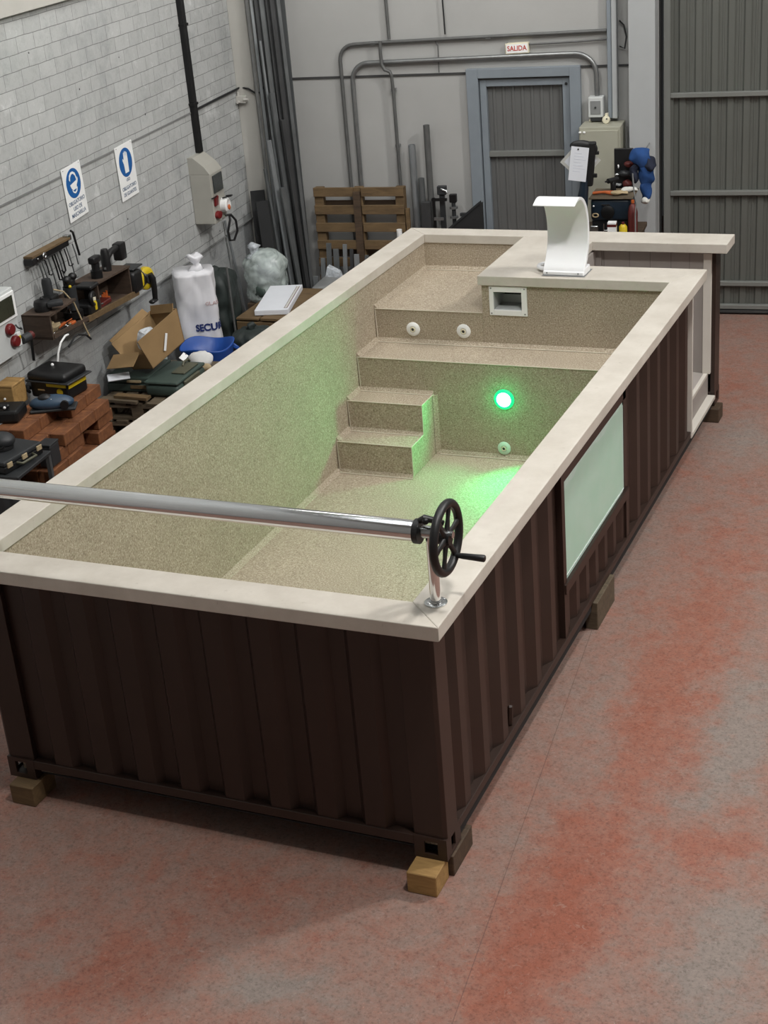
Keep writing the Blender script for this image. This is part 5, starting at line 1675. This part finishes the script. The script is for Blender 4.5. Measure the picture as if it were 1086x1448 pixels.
for q in range(6):
    a = q * PI / 3 + math.radians(8)
    p0 = Vector((XW, .02 * math.cos(a), zax - .018 + .02 * math.sin(a)))
    p1 = Vector((XW, .14 * math.cos(a), zax - .018 + .146 * math.sin(a)))
    MB().tube([p0, p0.lerp(p1, .5), p1], [.021, .014, .018], 10).map(lambda p: (XW + (p.x - XW) * .6, p.y, p.z)).build('spoke', 'black', wh, smooth=True)
a = math.radians(-58)
hp = Vector((XW, .135 * math.cos(a), zax - .018 + .135 * math.sin(a)))
MB().tube([hp, hp + Vector((.03, 0, 0))], .01, 12).build('crank_pin', 'blackm', wh, smooth=True)
MB().tube([hp + Vector((.02, 0, 0)), hp + Vector((.04, 0, 0)), hp + Vector((.09, 0, 0)), hp + Vector((.135, 0, 0)), hp + Vector((.14, 0, 0))], [.011, .013, .0145, .016, .013], 16).build('crank_handle', 'black', wh, smooth=True)

# =================================================================== LIGHT
w = bpy.data.worlds.new('hall_air')
sc.world = w
w.use_nodes = True
bg = w.node_tree.nodes['Background']
bg.inputs['Color'].default_value = (.93, .97, 1.0, 1)
bg.inputs['Strength'].default_value = .02


def area(name, loc, target, size, power, col=(1, .97, .93), sy=None, spread=None):
    l = bpy.data.lights.new(name, 'AREA')
    l.energy = power
    l.color = col
    l.size = size
    if sy:
        l.shape = 'RECTANGLE'
        l.size_y = sy
    if spread:
        l.spread = math.radians(spread)
    o = bpy.data.objects.new(name, l)
    COL.objects.link(o)
    o.location = loc
    o.rotation_euler = (Vector(target) - Vector(loc)).to_track_quat('-Z', 'Y').to_euler()
    return o


area('hall_lamp', (5.6, 4.4, 7.6), (1.0, 2.2, 0), .7, 450)
area('hall_lamp_near', (3.4, -.9, 8.4), (1.6, -.4, 0), .6, 350)
area('hall_lamp_far', RW(-.6, 6.6, 5.2), RW(-.8, 8.4, 2.6), .8, 38)
area('hall_lamp_left', RW(-1.3, 4.6, 5.2), RW(-2.95, 5.0, 2.4), .8, 42)
# unseen glowing strips added for streaks on the steel tube and soft fill
for k, y in enumerate((-.9, -.1, .7, 1.5, 2.3, 3.2, 4.3, 5.6)):
    sl_ = MB().box((-2.2, y, 8.74), (7.2, y + .08, 8.79)).build('window_%d' % (k + 1), M['added_roof_strip'])
    sl_.rotation_euler = (0, 0, TH)
    sl_['kind'] = 'structure'


def spot(name, loc, target, power, angle, blend, col, r=.05):
    l = bpy.data.lights.new(name, 'SPOT')
    l.energy = power
    l.color = col
    l.spot_size = math.radians(angle)
    l.spot_blend = blend
    l.shadow_soft_size = r
    o = bpy.data.objects.new(name, l)
    COL.objects.link(o)
    o.location = loc
    o.rotation_euler = (Vector(target) - Vector(loc)).to_track_quat('-Z', 'Y').to_euler()
    return o


GR = (.0, 1., .24)
spot('pool_light_beam', (.008, 4.395, .605), (-.6, 3.2, .72), 40, 150, .8, GR, .045)
spot('pool_light_side', (.03, 4.39, .59), (.42, 3.75, .135), 66, 100, .9, GR, .04)
pl = bpy.data.lights.new('pool_light_halo', 'POINT')
pl.energy = 1.0
pl.color = GR
pl.shadow_soft_size = .03
po = bpy.data.objects.new('pool_light_halo', pl)
COL.objects.link(po)
po.location = (.008, 4.36, .605)

# =================================================================== CAMERA
cam = bpy.data.cameras.new('camera')
cam.sensor_fit = 'VERTICAL'
cam.sensor_height = 36
cam.lens = 2148.677 / 1448 * 36
cam.clip_end = 100
co = bpy.data.objects.new('camera', cam)
COL.objects.link(co)
co.location = (3.46733, -5.20529, 4.50244)
co.rotation_euler = (1.13754, .07759, .39925)
sc.camera = co

sc.view_settings.view_transform = 'Standard'
sc.view_settings.look = 'None'
sc.view_settings.gamma = 1
sc.view_settings.exposure = -.26
sc.view_settings.use_curve_mapping = False
